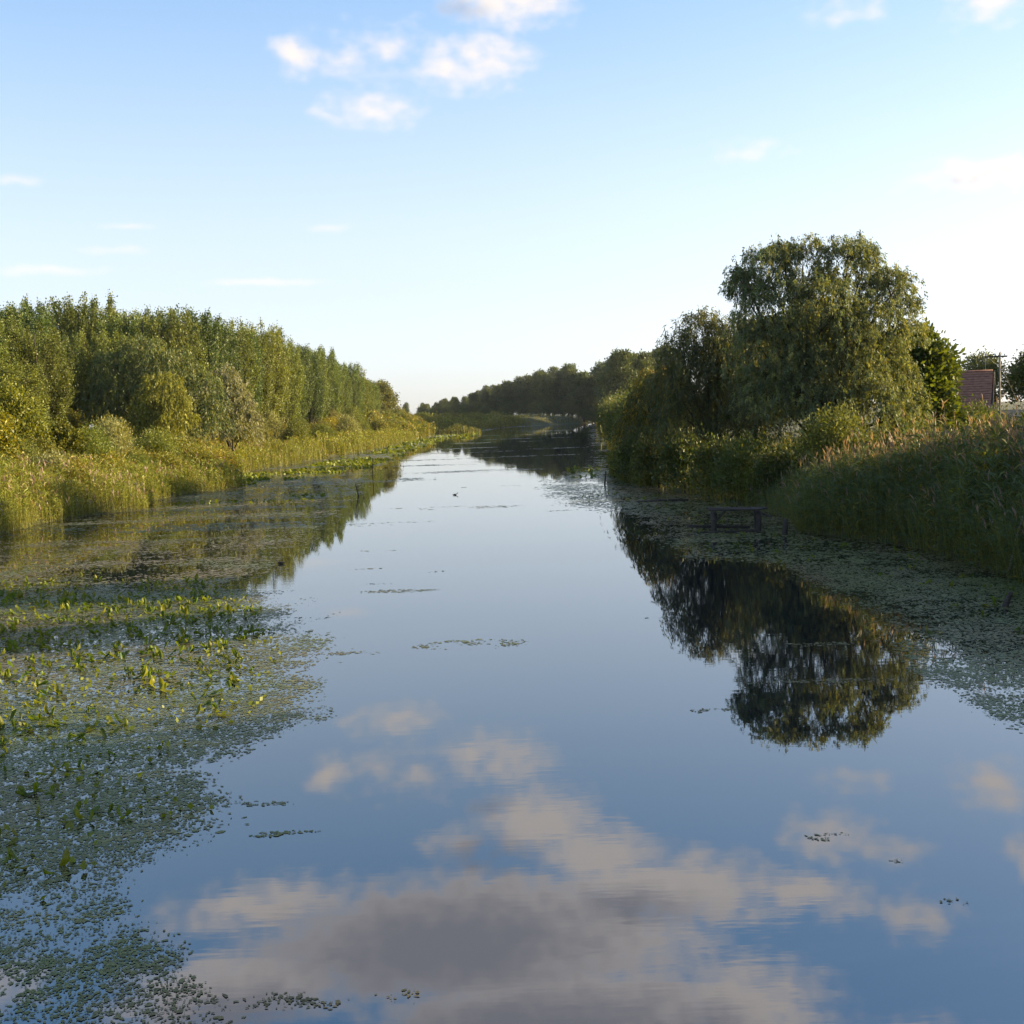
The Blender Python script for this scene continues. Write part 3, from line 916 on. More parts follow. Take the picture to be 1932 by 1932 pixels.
BL = [(0, 0, 3.6, 1.5), (1.3, -.2, 2.7, 1.4), (-1.3, .2, 2.8, 1.5), (.4, -.9, 1.7, 1.5), (-.7, -.7, 1.5, 1.4), (1.7, .3, 1.4, 1.2)]
for x, y, sc, colr, lab in [(-33.6, 75, .8, (.17, .16, .025), 'yellow-green maple bush at the end of the bank beside the young poplars'), (-36.0, 84, 1.05, (.13, .155, .03), 'fresh green broad bush in front of the young poplars'),
                            (-33.0, 87, .6, (.15, .155, .03), 'rounded lime green bush between the maple bush and the broad dark-sided willow'), (-38.0, 80, 1.0, (.20, .16, .025), 'golden bush tinged with autumn colour above the reeds')]:
    zb = float(gz(x, y))
    tree('maple_bush', (x, y, zb), [(a * sc, b * sc, c * sc, r * sc) for a, b, c, r in BL], (0, 0, .9), .1, 15000, .2, .6, colr, int(-x * 10), lab, 'bush', k=10, spread=.2, alt=(.10, .12, .03), altf=.3)

# --- left willows
def world_lobes(ls, bx, by, bz): return [(a - bx, b - by, c - bz, r) for a, b, c, r in ls]


b = (-36.3, 120.5); bz = float(gz(*b))
tree('willow_tree', (*b, bz), world_lobes([(-39.2, 120.5, 10.8, 2.8), (-36.5, 119.3, 11.6, 2.8), (-33.5, 119.3, 10.4, 2.8), (-40.0, 119.3, 7.8, 2.8), (-31.1, 118.8, 8.5, 2.7), (-36.3, 118.2, 7.6, 3.2), (-33.3, 117.6, 6.2, 2.7), (-30.0, 118.2, 5.9, 2.3)], *b, bz), (0, 0, 2.4), .4,
     40000, .3, .26, (.07, .098, .05), 111, 'broad dark-sided willow in front of the poplar wood', k=16, strand=.9, hollow=.45, alt=(.12, .13, .06), altf=.2)
b = (-32.5, 112.3); bz = float(gz(*b))
tree('willow_tree', (*b, bz), world_lobes([(-32.5, 112.3, 8.3, 2.3), (-33.2, 111.9, 6.4, 2.3), (-31.4, 111.9, 6.4, 2.0), (-32.3, 110.9, 4.9, 2.0)], *b, bz), (0, 0, 1.6), .22,
     17000, .26, .3, (.15, .155, .034), 112, 'small olive round-headed willow among the shrubs above the reeds', k=16, strand=.7, hollow=.45)
b = (-31.1, 132.2); bz = float(gz(*b))
tree('silver_willow', (*b, bz), world_lobes([(-31.5, 132.2, 9.7, 2.2), (-32.5, 131.0, 7.6, 2.5), (-30.0, 131.0, 7.3, 2.2), (-29.2, 129.9, 5.0, 2.2), (-31.6, 129.4, 5.2, 2.3)], *b, bz), (0, 0, 1.6), .22,
     18000, .3, .28, (.18, .185, .18), 113, 'pale silvery willow leaning out from the poplar wood', k=16, strand=.6, hollow=.45, alt=(.13, .14, .07), altf=.3)


# --- poplars
def poplar_proto(h, w, seed, colour, n=24000, leaf=.29, name='poplar_tree', label='', group='', upr=1.0):
    g = np.random.default_rng(seed)
    t = TM()
    t.tube([(0, 0, -.4), (0, 0, .3), (.1, 0, h * .4), (0, .1, h * .8), (0, 0, h * .97)], [.32, .26, .2, .1, .03], 7)
    nl = 90
    tips, starts = [], []
    for i in range(nl):
        u = (i + .5) / nl
        zt = h * (.16 + .84 * u ** .75)
        env = w * max(.2, math.sin(math.pi * min(1, max(.05, (zt / h) ** 1.15 * .90))) ** .42)
        a = i * 2.399 + g.uniform(-.4, .4)
        rr = env * g.uniform(.72, 1.05)
        zt = zt + g.uniform(-.5, .7)
        z0 = max(h * .06, zt - rr * 2.2 * upr - 1.5)
        tip = np.array([rr * math.cos(a), rr * math.sin(a), zt]); st = np.array([rr * .1 * math.cos(a), rr * .1 * math.sin(a), z0])
        t.tube([st, st * .3 + tip * .7 + np.array([0, 0, -.9]), tip], [.06, .04, .012], 4, cap=False)
        tips.append(tip); starts.append(st)
    tips, starts = np.array(tips), np.array(starts)
    k = 12
    nc_ = n // k
    li = g.integers(0, nl, nc_)
    f = (.25 + .75 * g.random(nc_) ** .6)[:, None]
    c = starts[li] * (1 - f) + tips[li] * f
    rr_ = norm(tips[li] * np.array([1, 1, 0]))
    c = c + rr_ * (np.sin(f * 3.14) * .35) + g.normal(0, .2, (nc_, 3))
    cc = np.repeat(c, k, 0)
    p = cc + g.normal(0, .17, (nc_ * k, 3)) * np.array([1, 1, 2.4])
    out = np.repeat(norm(tips[li] - starts[li]), k, 0)
    ax = out * .5 + g.normal(0, .65, p.shape) + np.array([0, 0, .4])
    L = leaf * g.uniform(.55, 1.3, len(p))
    V = leaves(p, ax, L, L * .62, g)
    T = np.asarray(colour) * np.repeat(g.normal(1, .2, (nc_, 1)), k, 0).clip(.5, 1.6) * g.normal(1, .14, (len(p), 1)).clip(.5, 1.5)
    root = empty(name)
    obj('trunk', t.mesh('trunk', True), M_BARK, root)
    obj('crown', mesh_from_quads('crown', V, T), M_LEAF, root)
    return tag(root, label, 'tree', group)


LP = 'tall poplar in the dense sunlit poplar wood behind the willows'
GP = 'poplars of the sunlit wood'
pops = [poplar_proto(20, 4.3, 301, (.09, .125, .05), label=LP, group=GP), poplar_proto(20, 4.0, 302, (.072, .108, .05), label=LP, group=GP),
        poplar_proto(20, 4.6, 303, (.115, .142, .045), label=LP, group=GP)]
used = [False] * 3


def put_poplar(i, x, y, s, zs=1.0, label=None, group=None):
    loc = (x, y, float(gz(x, y)) - .1)
    if not used[i]:
        used[i] = True
        r = pops[i]; r.location = loc; r.rotation_euler = (0, 0, gr.uniform(0, 6.28)); r.scale = (s, s, s * zs)
        if label: r['label'] = label; r['group'] = group
        return r
    return copy_tree(pops[i], loc, gr.uniform(0, 6.28), (s, s, s * zs), label or LP, group or GP)


for row in range(4):
    d = 112 + row * 6
    while d < 345:
        x = -40.5 - row * 6.5 - max(0, (150 - d)) * .10 + gr.uniform(-1, 1)
        h = np.interp(d, [100, 112, 130, 150, 200, 300, 360, 400], [8.8, 9.4, 12.3, 15.9, 16.3, 15.1, 11.7, 8.6]) * .95 * gr.uniform(.96, 1.03)
        if row == 0 and d < 140:
            h *= .92
        i = gr.choice([0, 1, 2])
        if x > -.62 * d - 4 and not (d < 131 and x / d > -.375):
            rl = ['tall poplar in the river-side row of the sunlit wood', 'tall poplar in the second row of the sunlit wood', 'tall poplar in the third row of the sunlit wood', 'tall poplar in the back row of the sunlit wood'][row]
            put_poplar(i, x, d, 1.0 * (h / 20) ** .5 * gr.uniform(.9, 1.15), h / 20 / (h / 20) ** .5, rl, GP + ', row ' + ['one', 'two', 'three', 'four'][row])
        d += gr.uniform(5.5, 7.5) * (1.0 if d < 220 else 1.15) * (1 if row < 2 else 1.25)
# lighter trees at the near end of the wood
LQ, GQ = 'slender yellow-green young poplar at the near end of the wood', 'young poplars at the end of the wood'
for x, y, h in [(-45.0, 104, 13.6), (-42.0, 106, 13.2), (-47.8, 108, 14.4), (-43.4, 98, 11.0), (-40.5, 96, 9.0), (-50, 103, 13.5)]:
    put_poplar(2, x, y, .72, (h * .86 - 1.3) / 20 / .72, LQ, GQ)
# round-headed trees closing the left wood
LE, GE = 'greyish round-headed tree at the far end of the sunlit wood', 'trees ending the sunlit wood'
rt = tree('round_tree', (-42.5, 392, float(gz(-42.5, 392))), [(0, 0, 9.5, 3.4), (2.8, 0, 7.0, 3.0), (-2.6, .5, 7.4, 3.0), (.5, -1.5, 5.0, 3.2), (1, 1, 11.2, 2.4)], (0, 0, 3), .3, 7000, .6, .5, (.10, .11, .05), 321, LE, 'tree', GE, k=10, spread=.2)
for x, y, s in [(-44, 366, .95), (-49, 385, 1.05), (-45.5, 440, .9), (-52, 420, 1.0)]:
    copy_tree(rt, (x, y, float(gz(x, y))), gr.uniform(0, 6), s, LE, GE)

# --- far right shore: tall wood in shade
LF, GF = 'tall dark tree in the shaded wood at the river bend', 'trees of the shaded wood'
ft = [tree('broad_tree', (0, 0, 0), [(0, 0, 16, 4.2), (3, .5, 13, 3.6), (-3, 0, 12.5, 3.8), (.5, -2, 9, 4.2), (0, 1, 20, 3.0), (2.6, -1, 6, 3.2), (-2.6, -1, 5.6, 3.2)], (0, 0, 5), .4, 9000, .75, .5, (.048, .07, .03), 331, LF, 'tree', GF, k=10, spread=.2),
      tree('broad_tree', (0, 0, 0), [(0, 0, 18, 3.6), (2.6, .5, 15, 3.2), (-2.4, 0, 14, 3.4), (.5, -1.6, 11, 3.8), (-.5, .6, 21.5, 2.4), (1.6, -1, 6, 3.4), (-1.6, -1, 5.6, 3.2)], (0, 0, 5), .4, 9000, .7, .5, (.06, .08, .03), 332, LF, 'tree', GF, k=10, spread=.2)]
fu = [False, False]


def put_far(x, y, s, zs, label=LF, group=GF):
    i = gr.choice([0, 1])
    loc = (x, y, float(gz(x, y)) - .2)
    if not fu[i]:
        fu[i] = True
        ft[i].location = loc; ft[i].scale = (s, s, s * zs); ft[i].rotation_euler = (0, 0, gr.uniform(0, 6)); return
    copy_tree(ft[i], loc, gr.uniform(0, 6), (s, s, s * zs), label, group)


for row in range(3):
    d = 420 + row * 9
    while d < 670:
        h = np.interp(d, [420, 500, 660], [25, 27, 30]) * gr.uniform(.9, 1.08)
        put_far(float(xr(d)) + 9 + row * 9 + gr.uniform(-2, 2), d, h / 23 * gr.uniform(.9, 1.1), 1.0)
        d += gr.uniform(9, 14)
for row in range(3):
    for i in range(20):
        t = i / 19
        x = 58 - 120 * t + gr.uniform(-3, 3)
        y = 690 + row * 14 + 190 * t ** 1.3 + gr.uniform(-6, 6)
        h = np.interp(t, [0, .35, .6, 1], [31, 26, 18, 10]) * gr.uniform(.9, 1.08)
        put_far(x, y, h / 23 * gr.uniform(.95, 1.2), gr.uniform(.9, 1.0))
for i in range(14):
    put_far(-56 - i * 9 + gr.uniform(-3, 3), 960 + gr.uniform(-60, 120), .62 * gr.uniform(.85, 1.15), 1.0, 'low hazy tree on the skyline where the river disappears', 'trees on the skyline')

# --- trees beside and behind the house, and along the near right bank (they throw the bands of shade on the lilies)
LH, GH = 'leafy garden tree standing beside the red-roofed house', 'garden trees by the house'
gt = tree('garden_tree', (39.3, 86, float(gz(39.3, 86))), [(0, 0, 5.2, 1.8), (1.6, .3, 4.6, 1.6), (-1.3, 0, 4.0, 1.6), (.4, -.8, 3.0, 1.8), (2.4, -.2, 3.0, 1.6)], (0, 0, 1.6), .18, 12000, .26, .5, (.075, .09, .03), 341,
          'dark leafy garden tree at the gable of the red-roofed house', 'tree', k=10, spread=.2)
for x, y, s, lab in [(60, 150, 1.25, 'light green garden tree showing over the ridge of the red roof'), (53, 152, 1.2, None), (66, 148, 1.25, None), (71, 140, 1.4, None)]:
    t_ = copy_tree(gt, (x, y, float(gz(x, y))), gr.uniform(0, 6), s, lab or LH, GH)
for x, y, s, zs in [(22.5, 88, 1.45, 1.1), (26.5, 98, 1.5, 1.1), (20.0, 96, 1.2, 1.0), (28.0, 108, 1.6, 1.1), (25, 116, 1.6, 1.1)]:  # mostly unseen trees, added to keep sun off the shrubs by the willows
    copy_tree(gt, (x, y, float(gz(x, y))), gr.uniform(0, 6), (s, s, s * zs), 'mostly hidden tree added behind the two big willows to shade the shrubs', 'trees added behind the willows for shade')
LN, GN = 'tall bank tree shading the lily beds from the near shore', 'bank trees by the lily beds'
for x, y, s, zs in [(26.5, 43.9, .85, 2.15), (24.2, 35.0, .78, 2.3), (24, 23.4, 1.6, 1.45), (24, 15.5, 1.7, 1.45), (24.5, 8, 1.7, 1.45), (25, 0, 1.7, 1.45), (30, 19, 1.6, 1.6)]:
    copy_tree(gt, (x, y, float(gz(x, y))), gr.uniform(0, 6), (s, s, s * zs), LN, GN)

# sapling poking out of the reeds
sp = tree('elder_sapling', (15.6, 38.5, float(gz(15.6, 38.5))), [(0, 0, 2.7, .38), (.35, .1, 2.3, .4), (-.35, 0, 2.1, .4), (-.75, -.1, 1.7, .35)], (0, 0, 1.3), .05, 900, .17, .5, (.15, .17, .03), 351,
          'yellow-green sapling sticking out of the tall reeds', 'sapling', k=8, spread=.3)

# ------------------------------------------------------------------ water lilies
def lily_leaf_mesh(seed, fold, curl):
    g = random.Random(seed)
    K = 7
    v, f = [], []
    # lamina runs along +X from its notch, folded along the midrib
    L, W = .14, .115
    for i in range(K):
        t = i / (K - 1)
        wv_ = W * .5 * math.sin(math.pi * (t * .86 + .12)) ** .65
        z = curl * (t - .3) ** 2 * L * 2
        x = L * t
        for sgn in (-1, -.5, 0, .5, 1):
            yv = wv_ * sgn
            xx = x - (.06 * abs(sgn) * (1 - t) ** 2 if i < 3 else 0) - (.04 if (i == 0 and abs(sgn) > .2) else 0)
            v.append((xx, yv * math.cos(fold), z + abs(yv) * math.sin(fold) + .008 * math.sin(7 * t + 3 * sgn)))
    for i in range(K - 1):
        for j in range(4):
            a = i * 5 + j
            f.append((a, a + 1, a + 6, a + 5))
    me_ = bpy.data.meshes.new('lily_leaf'); me_.from_pydata(v, [], f); me_.update()
    me_.polygons.foreach_set('use_smooth', [True] * len(me_.polygons))
    at_ = me_.color_attributes.new('tint', 'FLOAT_COLOR', 'POINT')
    base = [(.115, .155, .025), (.085, .13, .025), (.145, .155, .03), (.07, .105, .03), (.135, .15, .03)][seed % 5]
    c = np.ones((len(v), 4), np.float32); c[:, :3] = np.array(base) * np.random.default_rng(seed).uniform(.85, 1.15, (len(v), 1))
    at_.data.foreach_set('color', c.ravel())
    me_.materials.append(M_LILY)
    return me_


def stem_mesh():
    me_ = TM().tube([(0, 0, -.1), (.01, 0, .5), (0, .01, 1.0)], [.009, .008, .006], 5).mesh('lily_stem')
    at_ = me_.color_attributes.new('tint', 'FLOAT_COLOR', 'POINT')
    c = np.ones((len(me_.vertices), 4), np.float32); c[:, :3] = (.12, .14, .03)
    at_.data.foreach_set('color', c.ravel()); me_.materials.append(M_LILY)
    return me_


LEAVES = [lily_leaf_mesh(i, f, c) for i, (f, c) in enumerate([(.75, .5), (1.0, .2), (.5, .9), (.2, .4), (.9, .6), (1.15, .1), (.65, -.4), (.12, .2), (.85, .3)])]
FLAT = [LEAVES[3], LEAVES[7]]
UPR = [LEAVES[i] for i in (0, 1, 2, 4, 5, 6, 8, 0, 1)]
STEM = stem_mesh()
gl_ = random.Random(44)
LA, GA = 'yellow-green water lily with {} upright and {} flat leaves in the broad weed bed', 'water lilies of the broad weed bed'
LB, GB = 'dark water lily with {} upright and {} flat leaves in shaded weed below reeds', 'water lilies below the tall reeds'


def lily(x, y, nup, nflat, size, label, group):
    root = empty('water_lily', (x, y, 0.0), gl_.uniform(0, 6.28))
    num = ['no', 'one', 'two', 'three', 'four']
    tag(root, label.format(num[nup], num[nflat]), 'water lily', group + ' with %s upright and %s flat' % (num[nup], num[nflat]))
    for i in range(nup + nflat):
        up = i < nup
        m = gl_.choice(UPR if up else FLAT)
        r = gl_.uniform(.02, .26) * size if up else gl_.uniform(.12, .40) * size
        a = gl_.uniform(0, 6.28)
        px, py = r * math.cos(a), r * math.sin(a)
        o = bpy.data.objects.new('leaf', m); link(o, root)
        s = size * gl_.uniform(.65, 1.2)
        o.scale = (s, s, s)
        if up:
            hgt = gl_.uniform(.0, .05) * size
            o.location = (px, py, hgt)
            o.rotation_euler = (gl_.uniform(-.5, .5), -gl_.uniform(.15, 1.1), gl_.uniform(0, 6.28))
            if hgt > .05:
                st = bpy.data.objects.new('stem', STEM); link(st, root)
                st.location = (px, py, -.02); st.scale = (1, 1, hgt + .05)
        else:
            o.location = (px, py, gl_.uniform(.018, .03))
            o.rotation_euler = (gl_.uniform(-.08, .08), -gl_.uniform(0, .12), gl_.uniform(0, 6.28))
    return root


lp, tries = [], 0
while len(lp) < 290 and tries < 20000:
    tries += 1
    d = gl_.uniform(12.5, 40) if gl_.random() < .45 else gl_.uniform(22, 38)
    x = gl_.uniform(-.47 * d, -3.4)
    if not inside(lpoly, np.array([x + .9 + .02 * d]), np.array([d]))[0]:
        continue
    v = float(fbm(np.array(x * .45), np.array(d * .35), 111)) + .06
    if gl_.random() > (v - .28) * 2.4 or x > -4.2 - gl_.random() * 2.0:
        continue
    if any((x - a) ** 2 + (d - b_) ** 2 < .1 for a, b_ in lp):
        continue
    lp.append((x, d))
for x, d in lp:
    lily(x, d, gl_.choice([1, 2, 2, 3, 3, 4]), gl_.choice([0, 1, 1, 2]), gl_.uniform(.7, 1.15) * (1 + max(0, d - 25) * .01), LA, GA)
lp2, tries = [], 0
while len(lp2) < 95 and tries < 20000:
    tries += 1
    d = gl_.uniform(21, 75)
    x = gl_.uniform(2.5, min(.47 * d, 14))
    if not inside(rpoly, np.array([x - .5]), np.array([d]))[0] or x > float(xr(d)) - .3:
        continue
    lp2.append((x, d))
for x, d in lp2:
    lily(x, d, gl_.choice([1, 1, 2]), gl_.choice([1, 2, 2]), gl_.uniform(.7, 1.05), LB, GB)
# single leaves standing or floating between the clumps
g = np.random.default_rng(4321)
nn = 5200
Y = 12 + 27 * g.random(nn) ** .8; X = -g.random(nn) * (.5 * Y - 2.6) - 2.6
k = inside(lpoly, X + .6 + .01 * Y, Y) & (g.random(nn) < np.clip((fbm(X * .45, Y * .5, 111) - .25) * 2.2, 0, 1))
X, Y = X[k], Y[k]
nn = len(X)
L = .085 * g.uniform(.6, 1.5, nn)
ax = g.normal(0, 1, (nn, 3)); ax[:, 2] = np.abs(g.normal(.0, .8, nn))
V = leaves(np.stack([X, Y, np.full(nn, .012)], 1), ax, L, L * .75, g)
T = np.array([[.11, .14, .028]]) * g.uniform(.55, 1.3, (nn, 1))
tag(obj('scattered_lily_leaves', mesh_from_quads('scattered_lily_leaves', V, T), M_LILY), 'small single lily leaves strewn among the clumps of the broad weed bed', 'water plants', kind='stuff')
# far lily beds: sheets of leaves along the sunlit shore, too far to count
n = 5200
g = np.random.default_rng(888)
X, Y = [], []
for (a0, a1, b0, b1, m_) in [(-27.5, -17, 98, 122, 1700), (-24, -15.5, 128, 172, 1900), (-23, -16.5, 180, 300, 1500), (-22, -10, 300, 560, 900), (5, 8, 94, 112, 120), (-22, -13, 76, 84, 160)]:
    X.append(g.uniform(a0, a1, m_)); Y.append(g.uniform(b0, b1, m_))
X, Y = np.concatenate(X), np.concatenate(Y)
k = (fbm(X * .15, Y * .12, 121) > .42) & (X > xl(Y) + .3) & (X < xr(Y) - .3)
X, Y = X[k], Y[k]
m_ = len(X)
L = (.22 + Y / 600) * g.uniform(.6, 1.3, m_)
ax = g.normal(0, .7, (m_, 3)); ax[:, 2] = np.abs(g.normal(.22, .2, m_))
V = leaves(np.stack([X, Y, np.full(m_, .01)], 1), ax, L, L * .6, g)
T = np.array([[.12, .145, .018]]) * g.uniform(.6, 1.25, (m_, 1))
tag(obj('lily_bed', mesh_from_quads('lily_bed', V, T), M_LEAF), 'distant bed of bright yellow-green lily leaves along the sunlit shore', 'water plants', kind='stuff')


# ------------------------------------------------------------------ house
def house(loc, rz):
    root = empty('house', loc, rz)
    Lh, Wh, eave, ridge = 4.4, 6.6, 2.6, 6.1
    hl, hw = Lh / 2, Wh / 2
    w = TM()
    # walls with gable ends (ridge along local X)
    P = [(-hl, -hw, 0), (hl, -hw, 0), (hl, hw, 0), (-hl, hw, 0), (-hl, -hw, eave), (hl, -hw, eave), (hl, hw, eave), (-hl, hw, eave), (-hl, 0, ridge - .12), (hl, 0, ridge - .12)]
    w.poly(P, [(0, 1, 5, 4), (2, 3, 7, 6), (1, 2, 6, 9, 5), (3, 0, 4, 8, 7)])
    obj('wall', w.mesh('wall'), M_STUCCO, root)
    run = math.hypot(hw + .45, (ridge - eave) * (hw + .45) / hw)
    pitch = math.atan2(ridge - eave, hw)
    roof = None
    for side in (-1, 1):
        t = TM()
        nrow = 17
        for i in range(nrow):
            a, b_ = i / nrow * run, (i + 1.12) / nrow * run
            def pt(s, up, x):
                return (x, side * (s * math.cos(pitch)) - side * up * -math.sin(pitch) * 1, ridge - s * math.sin(pitch) + up * math.cos(pitch))
            x0, x1 = -hl - .25, hl + .25
            t.poly([pt(a, .03, x0), pt(a, .03, x1), pt(b_, .085, x1), pt(b_, .085, x0), pt(b_, .0, x1), pt(b_, .0, x0)], [(0, 1, 2, 3), (3, 2, 4, 5)])
        roof = obj('roof_slope', t.mesh('roof_slope'), M_TILE, root)
        for x in (-hl - .32, hl + .32):
            vb = TM()
            e0, e1 = Vector((x, 0, ridge + .1)), Vector((x, side * (hw + .5), ridge - (hw + .5) * math.tan(pitch) + .1))
            dv = Vector((0, 0, -.24)); tx = Vector((.10 if x > 0 else -.10, 0, 0))
            vb.poly([e0, e1, e1 + dv, e0 + dv, e0 + tx, e1 + tx, e1 + dv + tx, e0 + dv + tx], [(0, 1, 2, 3), (4, 7, 6, 5), (0, 4, 5, 1), (3, 2, 6, 7), (1, 5, 6, 2)])
            obj('verge_board', vb.mesh('verge_board'), M_DARKWOOD, root)
    rg = TM().tube([(-hl - .25, 0, ridge + .06), (hl + .25, 0, ridge + .06)], [.12, .12], 8)
    obj('ridge_cap', rg.mesh('ridge_cap', True), M_TILE, root)
    ch = obj('chimney', TM().box((-hl + 1.0, .5, ridge + .1), (.6, .6, 1.5)).mesh('chimney'), M_STUCCO, root)
    obj('chimney_cap', TM().box((-hl + 1.0, .5, ridge + .9), (.75, .75, .12)).mesh('chimney_cap'), M_STUCCO, ch)
    for (yy, zz, sx, sz) in ((-1.2, 1.5, 1.0, 1.2), (1.3, 1.5, 1.0, 1.2), (0, 4.2, .6, .8)):
        wd = obj('window', TM().box((hl + .03, yy, zz), (.06, sx + .16, sz + .16)).mesh('window'), M_WHITE, root)
        obj('pane', TM().box((hl + .07, yy, zz), (.03, sx, sz)).mesh('pane'), M_GLASS, wd)
    an = TM().tube([(hl - .4, 0, ridge), (hl - .4, 0, ridge + 1.5)], [.025, .02], 6)
    for k_ in range(5):
        an.tube([(hl - .4 - .35, .0 + (k_ - 2) * .0, ridge + .75 + k_ * .16), (hl - .4 + .35, 0, ridge + .75 + k_ * .16)], [.012, .012], 4)
    obj('aerial', an.mesh('aerial'), M_METAL, root)
    return tag(root, 'grey stuccoed house with a steep red tiled roof and aerial', 'house')


M_GLASS = noise_mat('window_glass', (0.02, 0.022, 0.025), (0.04, 0.045, 0.05), 2.0, 0.08, bump=0.0, spec=0.6)
house((44.2, 114.5, float(gz(46, 114))), R(-25))
# dark-roofed shed next to it
r2 = empty('outhouse', (49.9, 117, float(gz(50, 117))), R(62))
obj('wall', TM().box((0, 0, 1.2), (6.0, 4.0, 2.4)).mesh('wall'), M_STUCCO, r2)
for side in (-1, 1):
    t = TM()
    for i in range(11):
        a, b_ = i / 11, (i + 1.1) / 11
        t.poly([(-3.3, side * 2.4 * a, 5.2 - 3.0 * a + .03), (3.3, side * 2.4 * a, 5.2 - 3.0 * a + .03), (3.3, side * 2.4 * b_, 5.2 - 3.0 * b_ + .08), (-3.3, side * 2.4 * b_, 5.2 - 3.0 * b_ + .08)], [(0, 1, 2, 3)])
    obj('roof_slope', t.mesh('roof_slope'), M_DARKTILE, r2)
tag(r2, 'dark-roofed outhouse half hidden behind the garden tree', 'shed')
# utility pole in front of the gable
px_, py_ = 33.4, 80.5
up_ = empty('utility_pole', (px_, py_, float(gz(px_, py_))))
hgt = 8.25 - float(gz(px_, py_))
obj('post', TM().tube([(0, 0, -.5), (.02, 0, hgt * .5), (0, 0, hgt)], [.08, .07, .06], 8).mesh('post', True), M_PALEWOOD, up_)
obj('crossarm', TM().box((-.25, 0, hgt - .25), (1.5, .09, .1)).mesh('crossarm'), M_WOOD, up_)
for k_ in (-.9, -.3, .35):
    obj('insulator', TM().tube([(k_, 0, hgt - .2), (k_, 0, hgt - .12), (k_, 0, hgt - .05)], [.03, .05, .02], 7).mesh('insulator'), M_WHITE, up_)
obj('stay', TM().tube([(.05, 0, hgt - .8), (2.6, -.4, -.2)], [.008, .008], 5).mesh('stay'), M_DARKWOOD, up_)
tag(up_, 'slim weathered utility pole standing in front of the gable', 'pole')
wire = TM()
p0_, p1_ = Vector((px_ - .9, py_, 8.1)), Vector((47, 112, 8.4))
wire.tube([p0_.lerp(p1_, t) - Vector((0, 0, 1.2 * t * (1 - t))) for t in np.linspace(0, 1, 12)], [.012] * 12, 4)
tag(obj('power_cable', wire.mesh('power_cable'), M_METAL), 'thin cable strung from the utility pole to the house', 'cable')

# ------------------------------------------------------------------ broken jetty
j = empty('wooden_jetty', (8.9, 48.6, -.08), R(-8))
def jput(name, c, size, rot=(0, 0, 0)):
    o = obj(name, TM().box((0, 0, 0), size).mesh(name), M_WOOD, j)
    o.location = c; o.rotation_euler = rot
    bv = o.modifiers.new('bevel', 'BEVEL'); bv.width = .012; bv.segments = 2
    return o
gj = random.Random(3)
for i in range(4):
    jput('plank', (.35 + gj.uniform(-.12, .12), -.44 + i * .22, 1.0 + gj.uniform(-.03, .03)), (2.4 + gj.uniform(-.6, .35), .19, .07), (gj.uniform(-.03, .03), gj.uniform(-.02, .02), gj.uniform(-.015, .015)))
jput('beam', (-.55, 0, .90), (.12, 1.2, .14), (0, .0, .02)); jput('beam', (1.2, 0, .90), (.12, 1.2, .14))
jput('loose_plank', (1.35, -.2, .86), (1.0, .18, .04), (0, R(26), R(-14)))
for x, y, tl in ((-.58, -.4, .03), (-.52, .42, -.04), (1.2, -.42, .05), (1.22, .4, -.02)):
    t = TM().tube([(0, 0, -1.2), (tl * .3, 0, -.1), (tl, 0, .42), (tl, 0, .88)], [.12, .115, .10, .125], 9)
    o = obj('post', t.mesh('post', True), M_WOOD, j); o.location = (x, y, 0)
jput('rail', (-.1, -.55, .10), (2.7, .12, .12), (0, R(-2), R(3)))
jput('rail', (-.35, .52, .22), (2.6, .10, .12), (0, R(2), 0))
jput('brace', (-.3, -.45, .74), (.62, .07, .09), (0, R(-48), 0))
tag(j, 'broken dark wooden jetty standing in the weed beside the reeds', 'jetty')
# lone posts left of an older landing
def post(name, x, y, h, r, lean, label, mat=M_WOOD, rz=0.0):
    t = TM().tube([(0, 0, -.8), (lean * .15, 0, 0.02), (lean * .6, .02, h * .55), (lean, 0, h)], [r * 1.15, r * 1.1, r, r * .8], 8)
    o = obj(name, t.mesh(name, True), mat); o.location = (x, y, 0); o.rotation_euler = (0, 0, rz)
    return tag(o, label, 'post')
post('mooring_post', 10.75, 46.4, .62, .10, .05, 'short stout dark post in the weed in front of the jetty')
post('mooring_post', 12.2, 46.8, .5, .07, -.04, 'thin short dark post at the foot of the reeds near the jetty')
post('stake', 6.6, 83.3, .95, .06, .12, 'dark leaning stake standing in open weed off the shaded shore')
post('thin_stake', -12.7, 108.5, 1.7, .035, .03, 'tall thin stake in open water beyond the weed bed')
post('thin_stake', -10.4, 80.4, .8, .04, -.22, 'short crooked stake at the edge of the brown weed')
post('leaning_pole', 14.1, 33.6, 1.7, .035, .5, 'pale bare pole leaning against the tall reeds', M_PALEWOOD)
post('snag', 11.9, 28.4, .36, .07, .16, 'pointed dark snag sticking out of the weed near the reeds')
lg = TM().tube([(-1.4, 0, .03), (0, .05, .07), (1.5, -.05, .04)], [.05, .07, .06], 8)
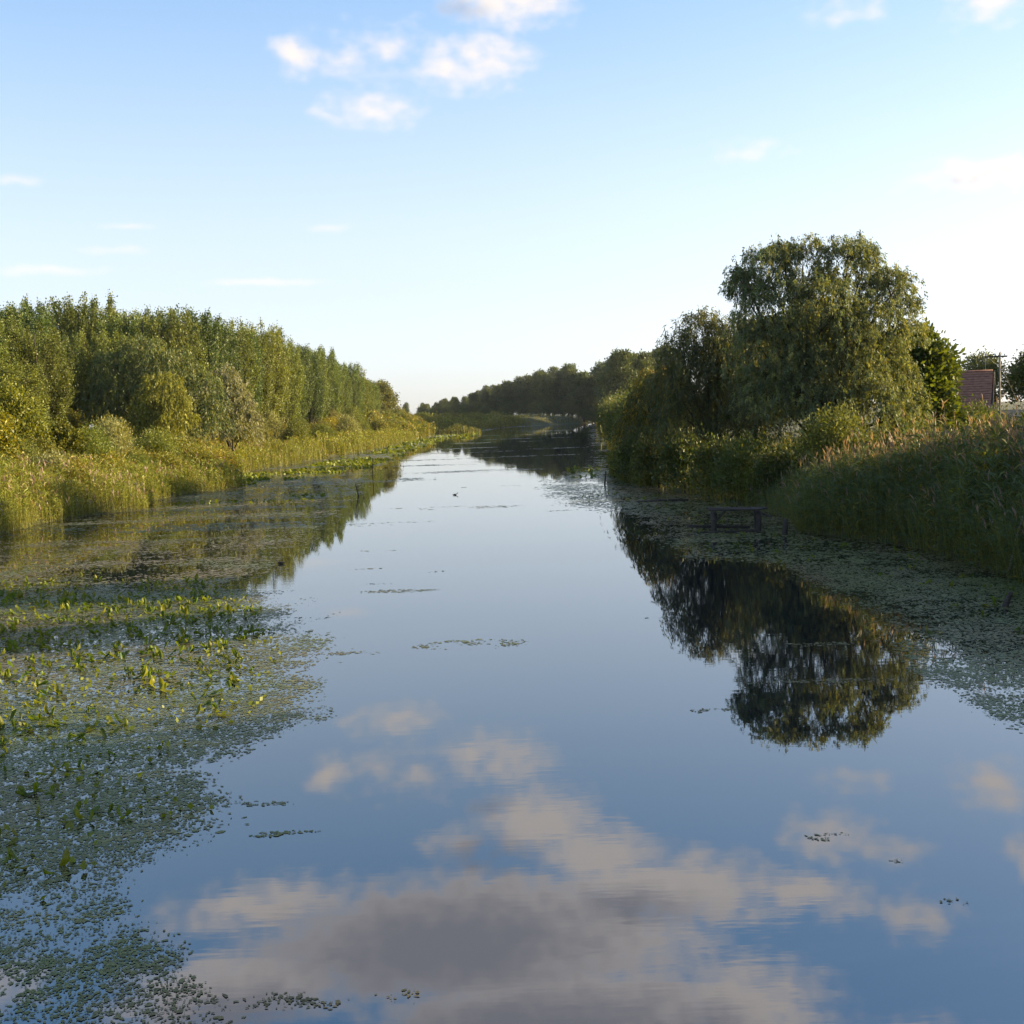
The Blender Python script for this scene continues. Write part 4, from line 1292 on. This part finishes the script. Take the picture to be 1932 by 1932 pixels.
o = obj('drift_log', lg.mesh('drift_log', True), M_WOOD); o.location = (8.4, 66, 0.0)
tag(o, 'low dark drift log lying in the weed off the sedge', 'log')


# ------------------------------------------------------------------ ducks
def duck(x, y, rz, label):
    root = empty('duck', (x, y, 0), rz)
    t = TM()
    # body from tail (-X) through breast, neck and head in one skin
    prof = [(-.24, .085, .012, .01), (-.19, .08, .045, .03), (-.10, .075, .085, .065), (.0, .07, .10, .075), (.09, .075, .09, .07), (.14, .11, .06, .055), (.155, .165, .036, .034), (.16, .205, .036, .034), (.185, .235, .042, .04), (.215, .235, .036, .034), (.24, .225, .014, .012)]
    seg = 10
    for i, (px0, pz0, ry, rz0) in enumerate(prof):
        for k_ in range(seg):
            a = 2 * math.pi * k_ / seg
            horiz = 5 <= i <= 7
            t.v.append((px0 + (rz0 * math.sin(a) * (.9 if horiz else 0)), ry * math.cos(a), pz0 + (0 if horiz else rz0 * math.sin(a))))
    for i in range(len(prof) - 1):
        for k_ in range(seg):
            a, b_ = i * seg + k_, i * seg + (k_ + 1) % seg
            t.f.append((a, b_, b_ + seg, a + seg))
    obj('body', t.mesh('body', True), M_DUCK, root)
    obj('bill', TM().tube([(.235, 0, .225), (.27, 0, .215), (.30, 0, .212)], [.016, .017, .008], 7).mesh('bill', True), M_BILL, root)
    root.scale = (.8, .8, .6)
    return tag(root, label, 'duck')


duck(-8.4, 42.3, R(170), 'dark duck swimming at the edge of the brown weed')
duck(-3.7, 77.6, R(10), 'small dark duck swimming out in the middle of the river')


# ------------------------------------------------------------------ evening haze over the river
hm, hn, hlk = new_mat('haze')
pv = hn.new('ShaderNodeVolumePrincipled')
pv.inputs['Color'].default_value = (.86, .9, .96, 1)
pv.inputs['Density'].default_value = 0.000045
pv.inputs['Anisotropy'].default_value = 0.2
ho = hn.new('ShaderNodeOutputMaterial'); hlk.new(pv.outputs[0], ho.inputs['Volume'])
hz_ = obj('haze', TM().box((0, 1850, 22), (8300, 4400, 50)).mesh('haze'), hm)
tag(hz_, 'thin pale evening haze over the whole river valley', 'haze', kind='stuff')
